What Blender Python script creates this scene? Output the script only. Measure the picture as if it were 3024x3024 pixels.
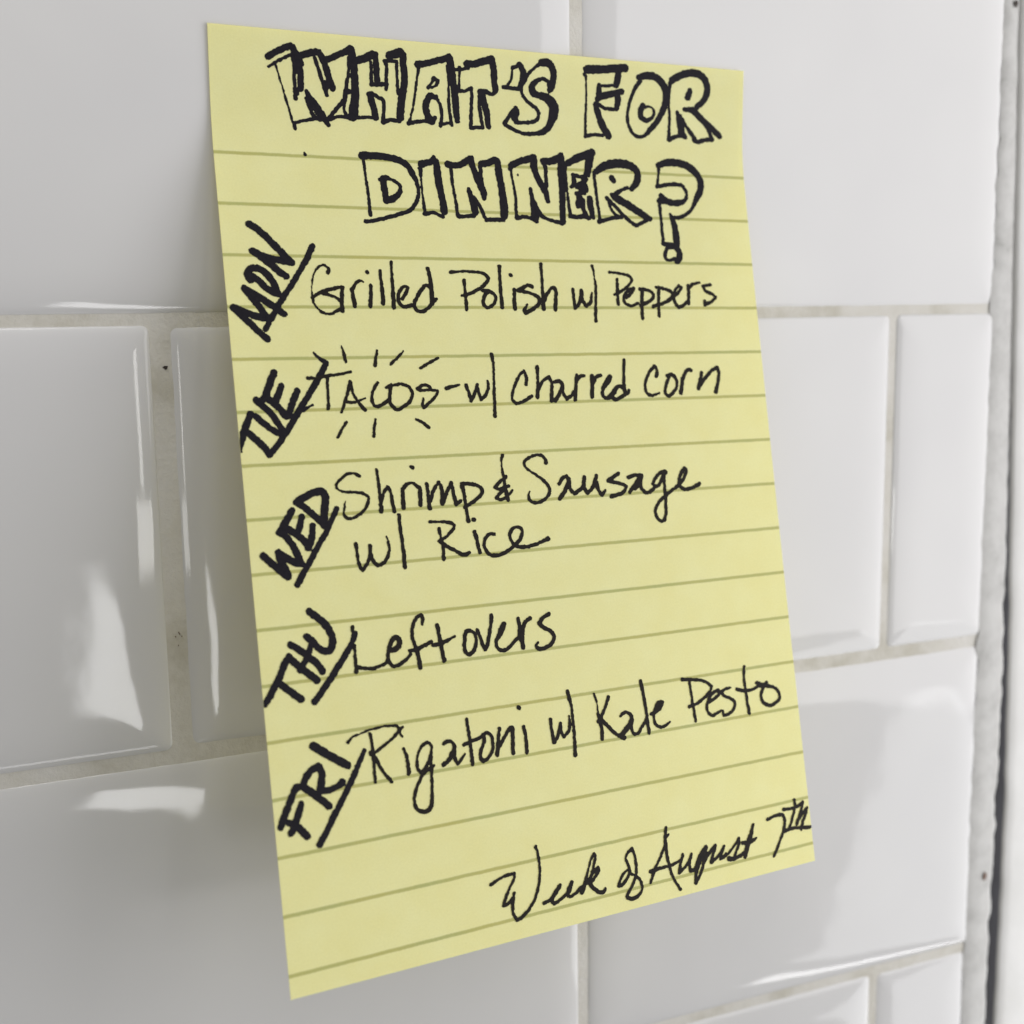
import bpy, math, random
import numpy as np
from mathutils import Matrix, Vector

random.seed(7)
sc = bpy.context.scene
for o in list(bpy.data.objects):
    bpy.data.objects.remove(o)
MM = 0.001                                   # everything below is measured in millimetres

# ------------------------------------------------------------------ camera
cam_d = bpy.data.cameras.new("camera")
cam = bpy.data.objects.new("camera", cam_d)
sc.collection.objects.link(cam)
cam_d.sensor_width = 36.0
cam_d.lens = 43.53
cam_d.clip_start = 0.005
cam_d.clip_end = 20.0
right = Vector((0.9207763, -0.3898104, -0.0147934))
fwd = Vector((0.3833415, 0.9112178, -0.1507697))
up = Vector((0.0722516, 0.1331543, 0.9884582))
cam.matrix_world = Matrix.Translation(Vector((-31.475, -211.358, 13.422)) * MM) @ Matrix(
    (right, up, -fwd)).transposed().to_4x4()
cam_d.dof.use_dof = True                     # a phone lens held close
cam_d.dof.focus_distance = 0.213
cam_d.dof.aperture_fstop = 15.0
sc.camera = cam

# ------------------------------------------------------------------ light
world = bpy.data.worlds.new("World")
sc.world = world
world.use_nodes = True
bg = world.node_tree.nodes["Background"]
bg.inputs[0].default_value = (0.93, 0.97, 1.0, 1)
bg.inputs[1].default_value = 0.03


def area(name, loc, aim, sx, sy, radiance, col=(1, 1, 1), roll=0.0, spread=180):
    d = bpy.data.lights.new(name, 'AREA')
    d.shape = 'RECTANGLE'
    d.size, d.size_y = sx, sy
    d.energy = radiance * math.pi * sx * sy  # watts for a given surface brightness
    d.color = col
    d.spread = math.radians(spread)
    o = bpy.data.objects.new(name, d)
    sc.collection.objects.link(o)
    o.location = loc
    q = (Vector(aim) - Vector(loc)).to_track_quat('-Z', 'Y')
    o.rotation_euler = (q.to_matrix().to_4x4() @ Matrix.Rotation(roll, 4, 'Z')).to_euler()
    return o


area("window_light", (0.4636, -0.3104, 0.0448), (0.09, 0, 0.01), 0.448, 0.512, 3.35, (1, 0.985, 0.995), 0)
area("window_low_light", (0.4882, -0.1525, -0.2824), (0.09, 0, 0.0), 0.4, 0.19, 3.0, (0.98, 0.99, 1.0), 0)
area("ceiling_light", (-0.09, -0.125, 0.29), (0.0, 0, 0.03), 0.28, 0.10, 6.7, (1, 0.985, 0.96), 0)
area("ceiling_bounce_light", (0.0048, -0.8272, 0.6134), (0.03, 0, 0.0), 1.1, 0.45, 0.3, (1, 0.98, 0.95), 0)
area("counter_light", (-0.0201, -0.4398, -0.4512), (0.0, 0, -0.05), 0.17, 0.045, 5.0, (1, 1, 1), 0)
area("edge_highlight_lamp", (0.4114, -0.1472, -0.3931), (0.1, 0, -0.05), 0.34, 0.022, 10.0, (1, 1, 1), 0)  # added lamp, placed to put a highlight along the right tiles' lower edge
area("strip_light", (0.1704, -0.4488, -0.1021), (0.0, 0, -0.02), 0.13, 0.045, 9.0, (1, 0.99, 0.96), 0)
area("tube_light", (0.1493, -0.4634, -0.0306), (0.0, 0, -0.02), 0.02, 0.085, 9.0, (1, 0.99, 0.96), 0)
area("strip_light", (-0.1395, -0.4705, -0.1021), (0.0, 0, -0.02), 0.1, 0.045, 7.0, (1, 0.99, 0.96), 0)
area("tube_light", (-0.1045, -0.4834, -0.0306), (0.0, 0, -0.02), 0.016, 0.085, 9.0, (1, 0.99, 0.96), 0)
# an added lamp behind the camera, slanted to mirror as a patch in the left tile
d = bpy.data.lights.new("patch_lamp", 'AREA')
d.shape = 'RECTANGLE'
d.size, d.size_y = 0.145, 0.27
d.energy = 10.5 * math.pi * d.size * d.size_y
panel = bpy.data.objects.new("patch_lamp", d)
sc.collection.objects.link(panel)
e1 = Vector((0.0, 0.8, 0.6))
e2 = Vector((1.0, 0.8625, -1.15)).normalized()
nrm = e2.cross(e1)
if nrm.y < 0:
    e2 = -e2
    nrm = -nrm
panel.matrix_world = Matrix.Translation(Vector((0.0602, -0.7405, -0.279))) @ Matrix((e2, e1, -nrm)).transposed().to_4x4()

sc.view_settings.view_transform = 'Standard'
sc.view_settings.look = 'None'
sc.view_settings.exposure = 0.0
sc.view_settings.gamma = 1.0
sc.view_settings.use_curve_mapping = False


# ------------------------------------------------------------------ materials
def new_mat(name):
    m = bpy.data.materials.new(name)
    m.use_nodes = True
    nt = m.node_tree
    return m, nt, nt.nodes, nt.links, nt.nodes["Principled BSDF"]


def noise(nt, scale, detail=3.0, rough=0.5, coord='Object', vec=None):
    n = nt.nodes.new("ShaderNodeTexNoise")
    n.inputs["Scale"].default_value = scale
    n.inputs["Detail"].default_value = detail
    n.inputs["Roughness"].default_value = rough
    if vec is None:
        tc = nt.nodes.new("ShaderNodeTexCoord")
        vec = tc.outputs[coord]
    nt.links.new(vec, n.inputs["Vector"])
    return n


def ramp(nt, fac, stops):
    r = nt.nodes.new("ShaderNodeValToRGB")
    e = r.color_ramp.elements
    e[0].position, e[0].color = stops[0][0], (*stops[0][1], 1)
    e[1].position, e[1].color = stops[-1][0], (*stops[-1][1], 1)
    for p, c in stops[1:-1]:
        x = e.new(p)
        x.color = (*c, 1)
    nt.links.new(fac, r.inputs["Fac"])
    return r


def bump(nt, height, strength, dist, normal=None):
    b = nt.nodes.new("ShaderNodeBump")
    b.inputs["Strength"].default_value = strength
    b.inputs["Distance"].default_value = dist
    nt.links.new(height, b.inputs["Height"])
    if normal:
        nt.links.new(normal, b.inputs["Normal"])
    return b


def glazed_tile():
    m, nt, N, L, p = new_mat("glazed_tile")
    c = ramp(nt, noise(nt, 28, 2).outputs["Fac"], [(0.3, (0.605, 0.60, 0.60)), (0.7, (0.63, 0.625, 0.62))])
    L.new(c.outputs[0], p.inputs["Base Color"])
    p.inputs["Roughness"].default_value = 0.06
    p.inputs["Specular IOR Level"].default_value = 0.32
    b1 = bump(nt, noise(nt, 30, 2).outputs["Fac"], 0.30, 0.0009)
    b2 = bump(nt, noise(nt, 170, 2).outputs["Fac"], 0.05, 0.00025, b1.outputs[0])
    L.new(b2.outputs[0], p.inputs["Normal"])
    return m


def grout_mat():
    m, nt, N, L, p = new_mat("grout")
    c = ramp(nt, noise(nt, 60, 6, 0.65).outputs["Fac"],
             [(0.28, (0.42, 0.395, 0.32)), (0.5, (0.58, 0.56, 0.51)), (0.75, (0.64, 0.625, 0.595))])
    L.new(c.outputs[0], p.inputs["Base Color"])
    p.inputs["Roughness"].default_value = 0.85
    b = bump(nt, noise(nt, 900, 5, 0.7).outputs["Fac"], 0.5, 0.0004)
    L.new(b.outputs[0], p.inputs["Normal"])
    return m


def sealant_mat():
    m, nt, N, L, p = new_mat("sealant")
    c = ramp(nt, noise(nt, 120, 7, 0.7).outputs["Fac"],
             [(0.27, (0.22, 0.21, 0.20)), (0.38, (0.43, 0.425, 0.41)), (0.56, (0.52, 0.515, 0.50))])
    L.new(c.outputs[0], p.inputs["Base Color"])
    p.inputs["Roughness"].default_value = 0.6
    b = bump(nt, noise(nt, 300, 3).outputs["Fac"], 0.25, 0.0004)
    L.new(b.outputs[0], p.inputs["Normal"])
    return m


def painted_wood():
    m, nt, N, L, p = new_mat("white_paint")
    c = ramp(nt, noise(nt, 70, 5).outputs["Fac"], [(0.3, (0.60, 0.595, 0.575)), (0.6, (0.66, 0.655, 0.64))])
    L.new(c.outputs[0], p.inputs["Base Color"])
    p.inputs["Roughness"].default_value = 0.45
    b = bump(nt, noise(nt, 260, 4).outputs["Fac"], 0.25, 0.0004)
    L.new(b.outputs[0], p.inputs["Normal"])
    return m


def plain(name, col, rough):
    m, nt, N, L, p = new_mat(name)
    c = ramp(nt, noise(nt, 500, 4).outputs["Fac"],
             [(0.3, tuple(v * 0.7 for v in col)), (0.7, tuple(v * 1.25 for v in col))])
    L.new(c.outputs[0], p.inputs["Base Color"])
    p.inputs["Roughness"].default_value = rough
    return m


# the ruling of the pad: first rule S1, then every SD along the sheet (mm)
S1, SD, SDS = 20.323, 8.5858, -0.063
PW, PH = 101.6, 152.4


def paper_mat():
    m, nt, N, L, p = new_mat("yellow_paper")
    uv = N.new("ShaderNodeUVMap")
    uv.uv_map = "sheet"
    sep = N.new("ShaderNodeSeparateXYZ")
    L.new(uv.outputs[0], sep.inputs[0])

    def math_(op, a, b=None, c=None):
        n = N.new("ShaderNodeMath")
        n.operation = op
        for i, v in enumerate((a, b, c)):
            if v is None:
                continue
            if isinstance(v, (int, float)):
                n.inputs[i].default_value = v
            else:
                L.new(v, n.inputs[i])
        return n.outputs[0]

    # distance to the nearest rule
    wob = noise(nt, 0.35, 2, 0.5, vec=uv.outputs[0]).outputs["Fac"]
    s = math_('ADD', sep.outputs[1], math_('MULTIPLY', sep.outputs[0], -SDS / PW))
    s = math_('ADD', s, math_('MULTIPLY', math_('SUBTRACT', wob, 0.5), 0.16))
    t = math_('DIVIDE', math_('SUBTRACT', s, S1), SD)
    near = math_('ABSOLUTE', math_('SUBTRACT', t, math_('ROUND', t)))
    near = math_('MULTIPLY', near, SD)
    fine = noise(nt, 5.5, 3, 0.65, vec=uv.outputs[0]).outputs["Fac"]
    edge = math_('ADD', near, math_('MULTIPLY', math_('SUBTRACT', fine, 0.5), 0.30))
    line = N.new("ShaderNodeMapRange")
    line.interpolation_type = 'SMOOTHSTEP'
    L.new(edge, line.inputs["Value"])
    line.inputs["From Min"].default_value = 0.16
    line.inputs["From Max"].default_value = 0.38
    line.inputs["To Min"].default_value = 1.0
    line.inputs["To Max"].default_value = 0.0
    inside = math_('GREATER_THAN', t, -0.4)
    dens = math_('MULTIPLY', math_('MULTIPLY', line.outputs[0], inside),
                 math_('MULTIPLY_ADD', fine, 0.55, 0.50))
    dens = math_('MINIMUM', dens, 1.0)
    base = ramp(nt, noise(nt, 0.14, 5, 0.6, vec=uv.outputs[0]).outputs["Fac"],
                [(0.3, (0.920, 0.912, 0.480)), (0.7, (0.938, 0.945, 0.550))])
    fibre = ramp(nt, noise(nt, 3.0, 4, 0.7, vec=uv.outputs[0]).outputs["Fac"],
                 [(0.25, (0.95, 0.95, 0.93)), (0.75, (1.03, 1.03, 1.04))])
    mul = N.new("ShaderNodeMix")
    mul.data_type = 'RGBA'
    mul.blend_type = 'MULTIPLY'
    mul.inputs[0].default_value = 1.0
    L.new(base.outputs[0], mul.inputs[6])
    L.new(fibre.outputs[0], mul.inputs[7])
    hue = ramp(nt, noise(nt, 0.10, 2, vec=uv.outputs[0]).outputs["Fac"],
               [(0.35, (0.52, 0.50, 0.11)), (0.65, (0.46, 0.49, 0.14))])
    mix = N.new("ShaderNodeMix")
    mix.data_type = 'RGBA'
    L.new(dens, mix.inputs[0])
    L.new(mul.outputs[2], mix.inputs[6])
    L.new(hue.outputs[0], mix.inputs[7])
    col = mix.outputs[2]
    L.new(col, p.inputs["Base Color"])
    p.inputs["Roughness"].default_value = 0.55
    p.inputs["Specular IOR Level"].default_value = 0.5
    b = bump(nt, noise(nt, 2.2, 4, 0.7, vec=uv.outputs[0]).outputs["Fac"], 0.25, 0.0001)
    L.new(b.outputs[0], p.inputs["Normal"])
    tr = N.new("ShaderNodeBsdfTranslucent")
    deep = N.new("ShaderNodeMix")                           # light that crosses the sheet picks up more yellow
    deep.data_type = 'RGBA'
    deep.blend_type = 'MULTIPLY'
    deep.inputs[0].default_value = 1.0
    L.new(col, deep.inputs[6])
    deep.inputs[7].default_value = (1.0, 0.90, 0.16, 1)
    L.new(deep.outputs[2], tr.inputs["Color"])
    ms = N.new("ShaderNodeMixShader")
    ms.inputs[0].default_value = 0.36
    L.new(p.outputs[0], ms.inputs[1])
    L.new(tr.outputs[0], ms.inputs[2])
    L.new(ms.outputs[0], N["Material Output"].inputs["Surface"])
    return m


def ink_mat(name, lo, hi):
    m, nt, N, L, p = new_mat(name)
    uv = N.new("ShaderNodeUVMap")
    uv.uv_map = "sheet"
    c = ramp(nt, noise(nt, 1.6, 4, 0.65, vec=uv.outputs[0]).outputs["Fac"], [(0.3, lo), (0.72, hi)])
    L.new(c.outputs[0], p.inputs["Base Color"])
    p.inputs["Roughness"].default_value = 0.6
    p.inputs["Specular IOR Level"].default_value = 0.12
    return m


M_TILE, M_GROUT, M_SEAL, M_PAINT, M_PAPER = glazed_tile(), grout_mat(), sealant_mat(), painted_wood(), paper_mat()
M_MARKER = ink_mat("marker_ink", (0.007, 0.0065, 0.010), (0.014, 0.012, 0.016))
M_PEN = ink_mat("pen_ink", (0.008, 0.007, 0.006), (0.018, 0.014, 0.011))
M_SPECK = plain("dark_dirt", (0.035, 0.025, 0.02), 0.8)
M_RUST = plain("rust_dirt", (0.16, 0.09, 0.06), 0.8)
M_SMUDGE = plain("brown_dirt", (0.24, 0.19, 0.14), 0.8)
M_VOID = plain("gap_grey", (0.19, 0.19, 0.215), 0.9)  # dark blue-grey for the bottom of the crack


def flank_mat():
    """inside of the crack: paint above, mottled and darker grey downwards"""
    m, nt, N, L, p = new_mat("crack_flank")
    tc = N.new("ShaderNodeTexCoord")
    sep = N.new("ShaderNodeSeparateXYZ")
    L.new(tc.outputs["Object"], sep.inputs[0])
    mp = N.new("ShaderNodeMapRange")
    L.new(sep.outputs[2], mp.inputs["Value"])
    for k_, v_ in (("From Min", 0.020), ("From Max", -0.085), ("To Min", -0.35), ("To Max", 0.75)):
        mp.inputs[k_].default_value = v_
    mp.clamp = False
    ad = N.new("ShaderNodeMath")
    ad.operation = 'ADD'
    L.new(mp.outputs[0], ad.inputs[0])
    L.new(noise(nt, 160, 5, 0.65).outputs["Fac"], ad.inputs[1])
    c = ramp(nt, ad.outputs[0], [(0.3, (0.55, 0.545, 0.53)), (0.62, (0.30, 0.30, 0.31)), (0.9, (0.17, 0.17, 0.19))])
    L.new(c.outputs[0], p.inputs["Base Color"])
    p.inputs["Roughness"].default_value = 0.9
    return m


M_FLANK = flank_mat()


# ------------------------------------------------------------------ object helpers
def mesh_obj(name, verts, faces, mat, parent=None, smooth=True, uvs=None):
    me = bpy.data.meshes.new(name)
    me.from_pydata([tuple(c * MM for c in v) for v in verts], [], faces)
    me.materials.append(mat)
    if uvs is not None:
        lay = me.uv_layers.new(name="sheet")
        idx = np.empty(len(me.loops), dtype=np.int32)
        me.loops.foreach_get("vertex_index", idx)
        lay.data.foreach_set("uv", np.asarray(uvs, dtype=np.float32)[idx].ravel())
    if smooth:
        me.polygons.foreach_set("use_smooth", [True] * len(me.polygons))
    me.update()
    o = bpy.data.objects.new(name, me)
    sc.collection.objects.link(o)
    if parent is not None:
        o.parent = parent
    return o


def thing(name, label, cat):
    o = bpy.data.objects.new(name, None)
    o.empty_display_size = 0.02
    sc.collection.objects.link(o)
    o["label"] = label
    o["category"] = cat
    return o


# ------------------------------------------------------------------ the tiled wall
wall = thing("tiled_wall", "glossy white subway tile wall with pale grout behind the yellow note", "wall")
wall["kind"] = "thing"

ROWS = [14.8 + 74.5 * k for k in range(3, -4, -1)]          # grout lines between courses (z)
JOINT_A, JOINT_B, LEN = 71.9, -4.9, 150.8                   # joints of alternate courses (x)
X_END, X_START, GAP = 173.2, -232.0, 1.6


WIDE = {round(JOINT_B, 3): 3.0, round(JOINT_A, 3): 2.0}      # the joints seen wider than the rest
BED = {2: 1.8, 3: 1.8, 4: 2.5, 5: 1.8}                     # bed joints, by course below


def rounded_ring(x0, x1, z0, z1, inset, r, y, n=7):
    x0, x1, z0, z1 = x0 + inset, x1 - inset, z0 + inset, z1 - inset
    out = []
    for cx, cz, a0 in ((x1 - r, z1 - r, 0), (x0 + r, z1 - r, 90), (x0 + r, z0 + r, 180), (x1 - r, z0 + r, 270)):
        for i in range(n):
            a = math.radians(a0 + 90 * i / (n - 1))
            out.append((cx + r * math.cos(a), y, cz + r * math.sin(a)))
    return out


def add_tile(V, F, x0, x1, z0, z1, dy, tx, tz):
    W, D = 8.0, 1.0                                        # cushioned edge: width and drop
    prof = [(0.0, 3.6, 1.2), (0.0, D, 1.2)]
    for i in range(1, 13):
        a = math.radians(90 * i / 12)
        d = W * (1 - math.cos(a))
        prof.append((d, D * (1 - math.sin(a)), 1.2 + 0.16 * d))
    prof.append((W + 1.6, 0.0, 1.2 + 0.16 * (W + 1.6)))
    base = len(V)
    cx, cz = (x0 + x1) / 2, (z0 + z1) / 2
    m = 0
    for inset, y, r in prof:
        ring = rounded_ring(x0, x1, z0, z1, inset, r, y)
        m = len(ring)
        V += [(x, yy + dy + tx * (x - cx) + tz * (z - cz), z) for x, yy, z in ring]
    for k in range(len(prof) - 1):
        for i in range(m):
            a, b = base + k * m + i, base + k * m + (i + 1) % m
            F.append((a, b, b + m, a + m))
    F.append(tuple(base + (len(prof) - 1) * m + i for i in range(m)))


TV, TF = [], []
for ci in range(len(ROWS) - 1):
    zt, zb = ROWS[ci], ROWS[ci + 1]
    j = JOINT_A if ci % 2 == 0 else JOINT_B
    joints = sorted({round(j + LEN * k, 3) for k in range(-3, 3)})
    joints = [X_START] + [q for q in joints if X_START + 20 < q < X_END - 8] + [X_END + GAP / 2]
    for a, b in zip(joints[:-1], joints[1:]):
        jit = lambda s: random.uniform(-s, s)
        big = b - a > 60
        add_tile(TV, TF, a + WIDE.get(a, GAP) / 2 + jit(.15), b - WIDE.get(b, GAP) / 2 + jit(.15),
                 zb + BED.get(ci + 1, GAP) / 2 + jit(.15), zt - BED.get(ci, GAP) / 2 + jit(.15), jit(.12) + 0.12, jit(.0012) if big else 0, jit(.003))
tiles = mesh_obj("tile_face", TV, TF, M_TILE, wall)

# grout bed: a slab just behind the tile faces, its skin a little uneven
GV, GF = [], []
nx, nz = 160, 190
gx = np.linspace(X_START - 1, X_END - 0.2, nx)
gz = np.linspace(ROWS[-1] - 2, ROWS[0] + 2, nz)
for b_ in gz:
    for a_ in gx:
        GV.append((a_, 0.97 + random.uniform(-.03, .03), b_))
for r_ in range(nz - 1):
    for c_ in range(nx - 1):
        i = r_ * nx + c_
        GF.append((i, i + 1, i + nx + 1, i + nx))
mesh_obj("grout", GV, GF, M_GROUT, wall)
ZLO, ZHI = ROWS[-1] - 2, ROWS[0] + 2


def crack_x(z):
    return float(np.interp(z, [-170, -154, -102, -69, -20, 16, 76, 120], [181.2, 181.3, 181.6, 181.2, 179.8, 178.6, 176.8, 176.2]))


def crack_w(z):
    return float(np.interp(z, [-170, -130, -100, -69, -40, -15, 15, 40, 120], [2.2, 2.1, 1.8, 1.15, 0.6, 0.35, 0.12, 0.06, 0.05]))


rs = np.random.RandomState(3)
zs = np.arange(ZLO, ZHI, 0.6)


def wander(n, k):
    a = rs.randn(n + 2 * k)
    return np.convolve(a, np.hanning(2 * k + 1) / np.sqrt((np.hanning(2 * k + 1) ** 2).sum()), 'valid')[:n]


wl, wr, wy = wander(len(zs), 4), wander(len(zs), 9), wander(len(zs), 7)
# sealant: an uneven smear that fills from the last tile to the crack
SV, SF = [], []
for i, z in enumerate(zs):
    xl = X_END - 0.9 + 0.25 * wl[i]
    xr = crack_x(z) - crack_w(z) / 2 + (0.14 * wl[i] - max(0, 0.25 * wr[i])) * min(1, crack_w(z))
    for t in (0, .12, .35, .6, .82, .95, 1.0):
        y = 0.75 - 0.45 * math.sin(math.pi * min(1, t * 1.02) ** .8) + 0.05 * wy[i] + 0.012 * rs.randn()
        SV.append((xl + (xr - xl) * t, y + (11 if t == 1.0 else 0), z))
for i in range(len(zs) - 1):
    for k in range(6):
        a = i * 7 + k
        SF.append((a, a + 1, a + 8, a + 7))
mesh_obj("sealant_strip", SV, SF, M_SEAL, wall)

# the dark bottom of the crack
mesh_obj("crack_bottom", [(174, 13, ZLO), (196, 13, ZLO), (196, 13, ZHI), (174, 13, ZHI)], [(0, 1, 2, 3)], M_VOID, wall)


def blob(name, x, z, rx, rz, y, mat, seed, parent):
    r = random.Random(seed)
    n = 14
    V = [(x, y - 0.12, z)]
    for i in range(n):
        a = 2 * math.pi * i / n
        q = r.uniform(.7, 1.25)
        V.append((x + rx * q * math.cos(a), y + 0.1, z + rz * q * math.sin(a)))
    return mesh_obj(name, V, [(0, 1 + i, 1 + (i + 1) % n) for i in range(n)], mat, parent)


blob("dirt_speck", -4.0, 7.0, .42, .32, 0.78, M_SPECK, 1, wall)
blob("dirt_speck", 177.2, -117.4, .55, .95, -0.05, M_RUST, 5, wall)
blob("dirt_speck", 174.9, 78.7, .5, .8, -0.05, M_SPECK, 6, wall)
for k in range(5):
    blob("dirt_speck", -4.6 + random.uniform(-.5, 1.0), -39.5 + random.uniform(-2.0, 1.6), .10, .16, 0.82, M_SMUDGE, 20 + k, wall)

# ------------------------------------------------------------------ the painted board at the right
trim = None
BV, BF = [], []
for i, z in enumerate(zs):
    xl = crack_x(z) + crack_w(z) / 2 + 0.10 * wr[i] * min(1, crack_w(z))
    for x, y in ((xl + 0.15, 13.0), (xl, 0.55), (xl + 0.2, 0.15), (xl + 0.6, -0.1), (xl + 3, -0.15), (xl + 60, -0.15), (xl + 60, 13.0)):
        BV.append((x, y, z))
for i in range(len(zs) - 1):
    for k in range(6):
        a = i * 7 + k
        BF.append((a, a + 1, a + 8, a + 7))
trim = mesh_obj("trim_board", BV, BF, M_PAINT)
trim.data.materials.append(M_FLANK)                        # the flank inside the crack, darker downwards
for i_, pl in enumerate(trim.data.polygons):
    if i_ % 6 == 0:
        pl.material_index = 1
trim["label"] = "white painted trim board at the right end of the tiled wall"
trim["category"] = "trim"
trim["kind"] = "thing"

# ------------------------------------------------------------------ the note
note = thing("sticky_note", "yellow lined note with a handwritten weekly dinner menu stuck on white tiles", "note")
X0, Z0, PHI = 5.417, 61.897, -0.01130
BEND_AT, BEND_LEN, TILT1, TILT2, TWIST = 8.567, 15.143, 0.24754, 0.26851, -0.26643

_ss = np.linspace(0, PH, 1200)
_u = np.clip((_ss - BEND_AT) / BEND_LEN, 0, 1)
_u = _u * _u * (3 - 2 * _u)
_v = np.clip((_ss - BEND_AT - BEND_LEN) / (PH - BEND_AT - BEND_LEN), 0, 1)
_th = TILT1 * _u + (TILT2 - TILT1) * _v
_d = _ss[1] - _ss[0]
_z = np.concatenate([[0], np.cumsum(np.cos((_th[1:] + _th[:-1]) / 2) * _d)])
_y = np.concatenate([[0], np.cumsum(np.sin((_th[1:] + _th[:-1]) / 2) * _d)])


def sheet(u, s, lift=0.0):
    """millimetres across (u) and down (s) the note -> the curled sheet in the room"""
    u, s = np.asarray(u, float), np.asarray(s, float)
    z = np.interp(s, _ss, _z)
    y = np.interp(s, _ss, _y) * (1 + TWIST * (u / PW - .5))
    th = np.interp(s, _ss, _th)
    X = X0 + u * math.cos(PHI) + z * math.sin(PHI)
    Z = Z0 + u * math.sin(PHI) - z * math.cos(PHI)
    return np.stack([X, -y - 0.3 - lift * np.cos(th), Z - lift * np.sin(th) * -1], -1)


nu, ns = 41, 306
us, ss = np.meshgrid(np.linspace(0, PW, nu), np.linspace(0, PH, ns))
front = sheet(us.ravel(), ss.ravel())
back = sheet(us.ravel(), ss.ravel(), -0.11)
PV = [tuple(v) for v in front] + [tuple(v) for v in back]
PUV = np.concatenate([np.stack([us.ravel(), ss.ravel()], 1)] * 2)
PF = []
nb = nu * ns
for r in range(ns - 1):
    for c in range(nu - 1):
        i = r * nu + c
        PF.append((i, i + nu, i + nu + 1, i + 1))
        PF.append((nb + i, nb + i + 1, nb + i + nu + 1, nb + i + nu))
rim = [c for c in range(nu)] + [r * nu + nu - 1 for r in range(1, ns)] + \
      [(ns - 1) * nu + c for c in range(nu - 2, -1, -1)] + [r * nu for r in range(ns - 2, 0, -1)]
n0, m_ = len(PV), len(rim)                              # the cut edge has vertices of its own, so it stays crisp
PV += [PV[a] for a in rim] + [PV[nb + a] for a in rim]
PUV = np.concatenate([PUV, PUV[rim], PUV[rim]])
for k in range(m_):
    j_ = (k + 1) % m_
    PF.append((n0 + k, n0 + j_, n0 + m_ + j_, n0 + m_ + k))
mesh_obj("paper_sheet", PV, PF, M_PAPER, note, uvs=PUV)

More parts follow.
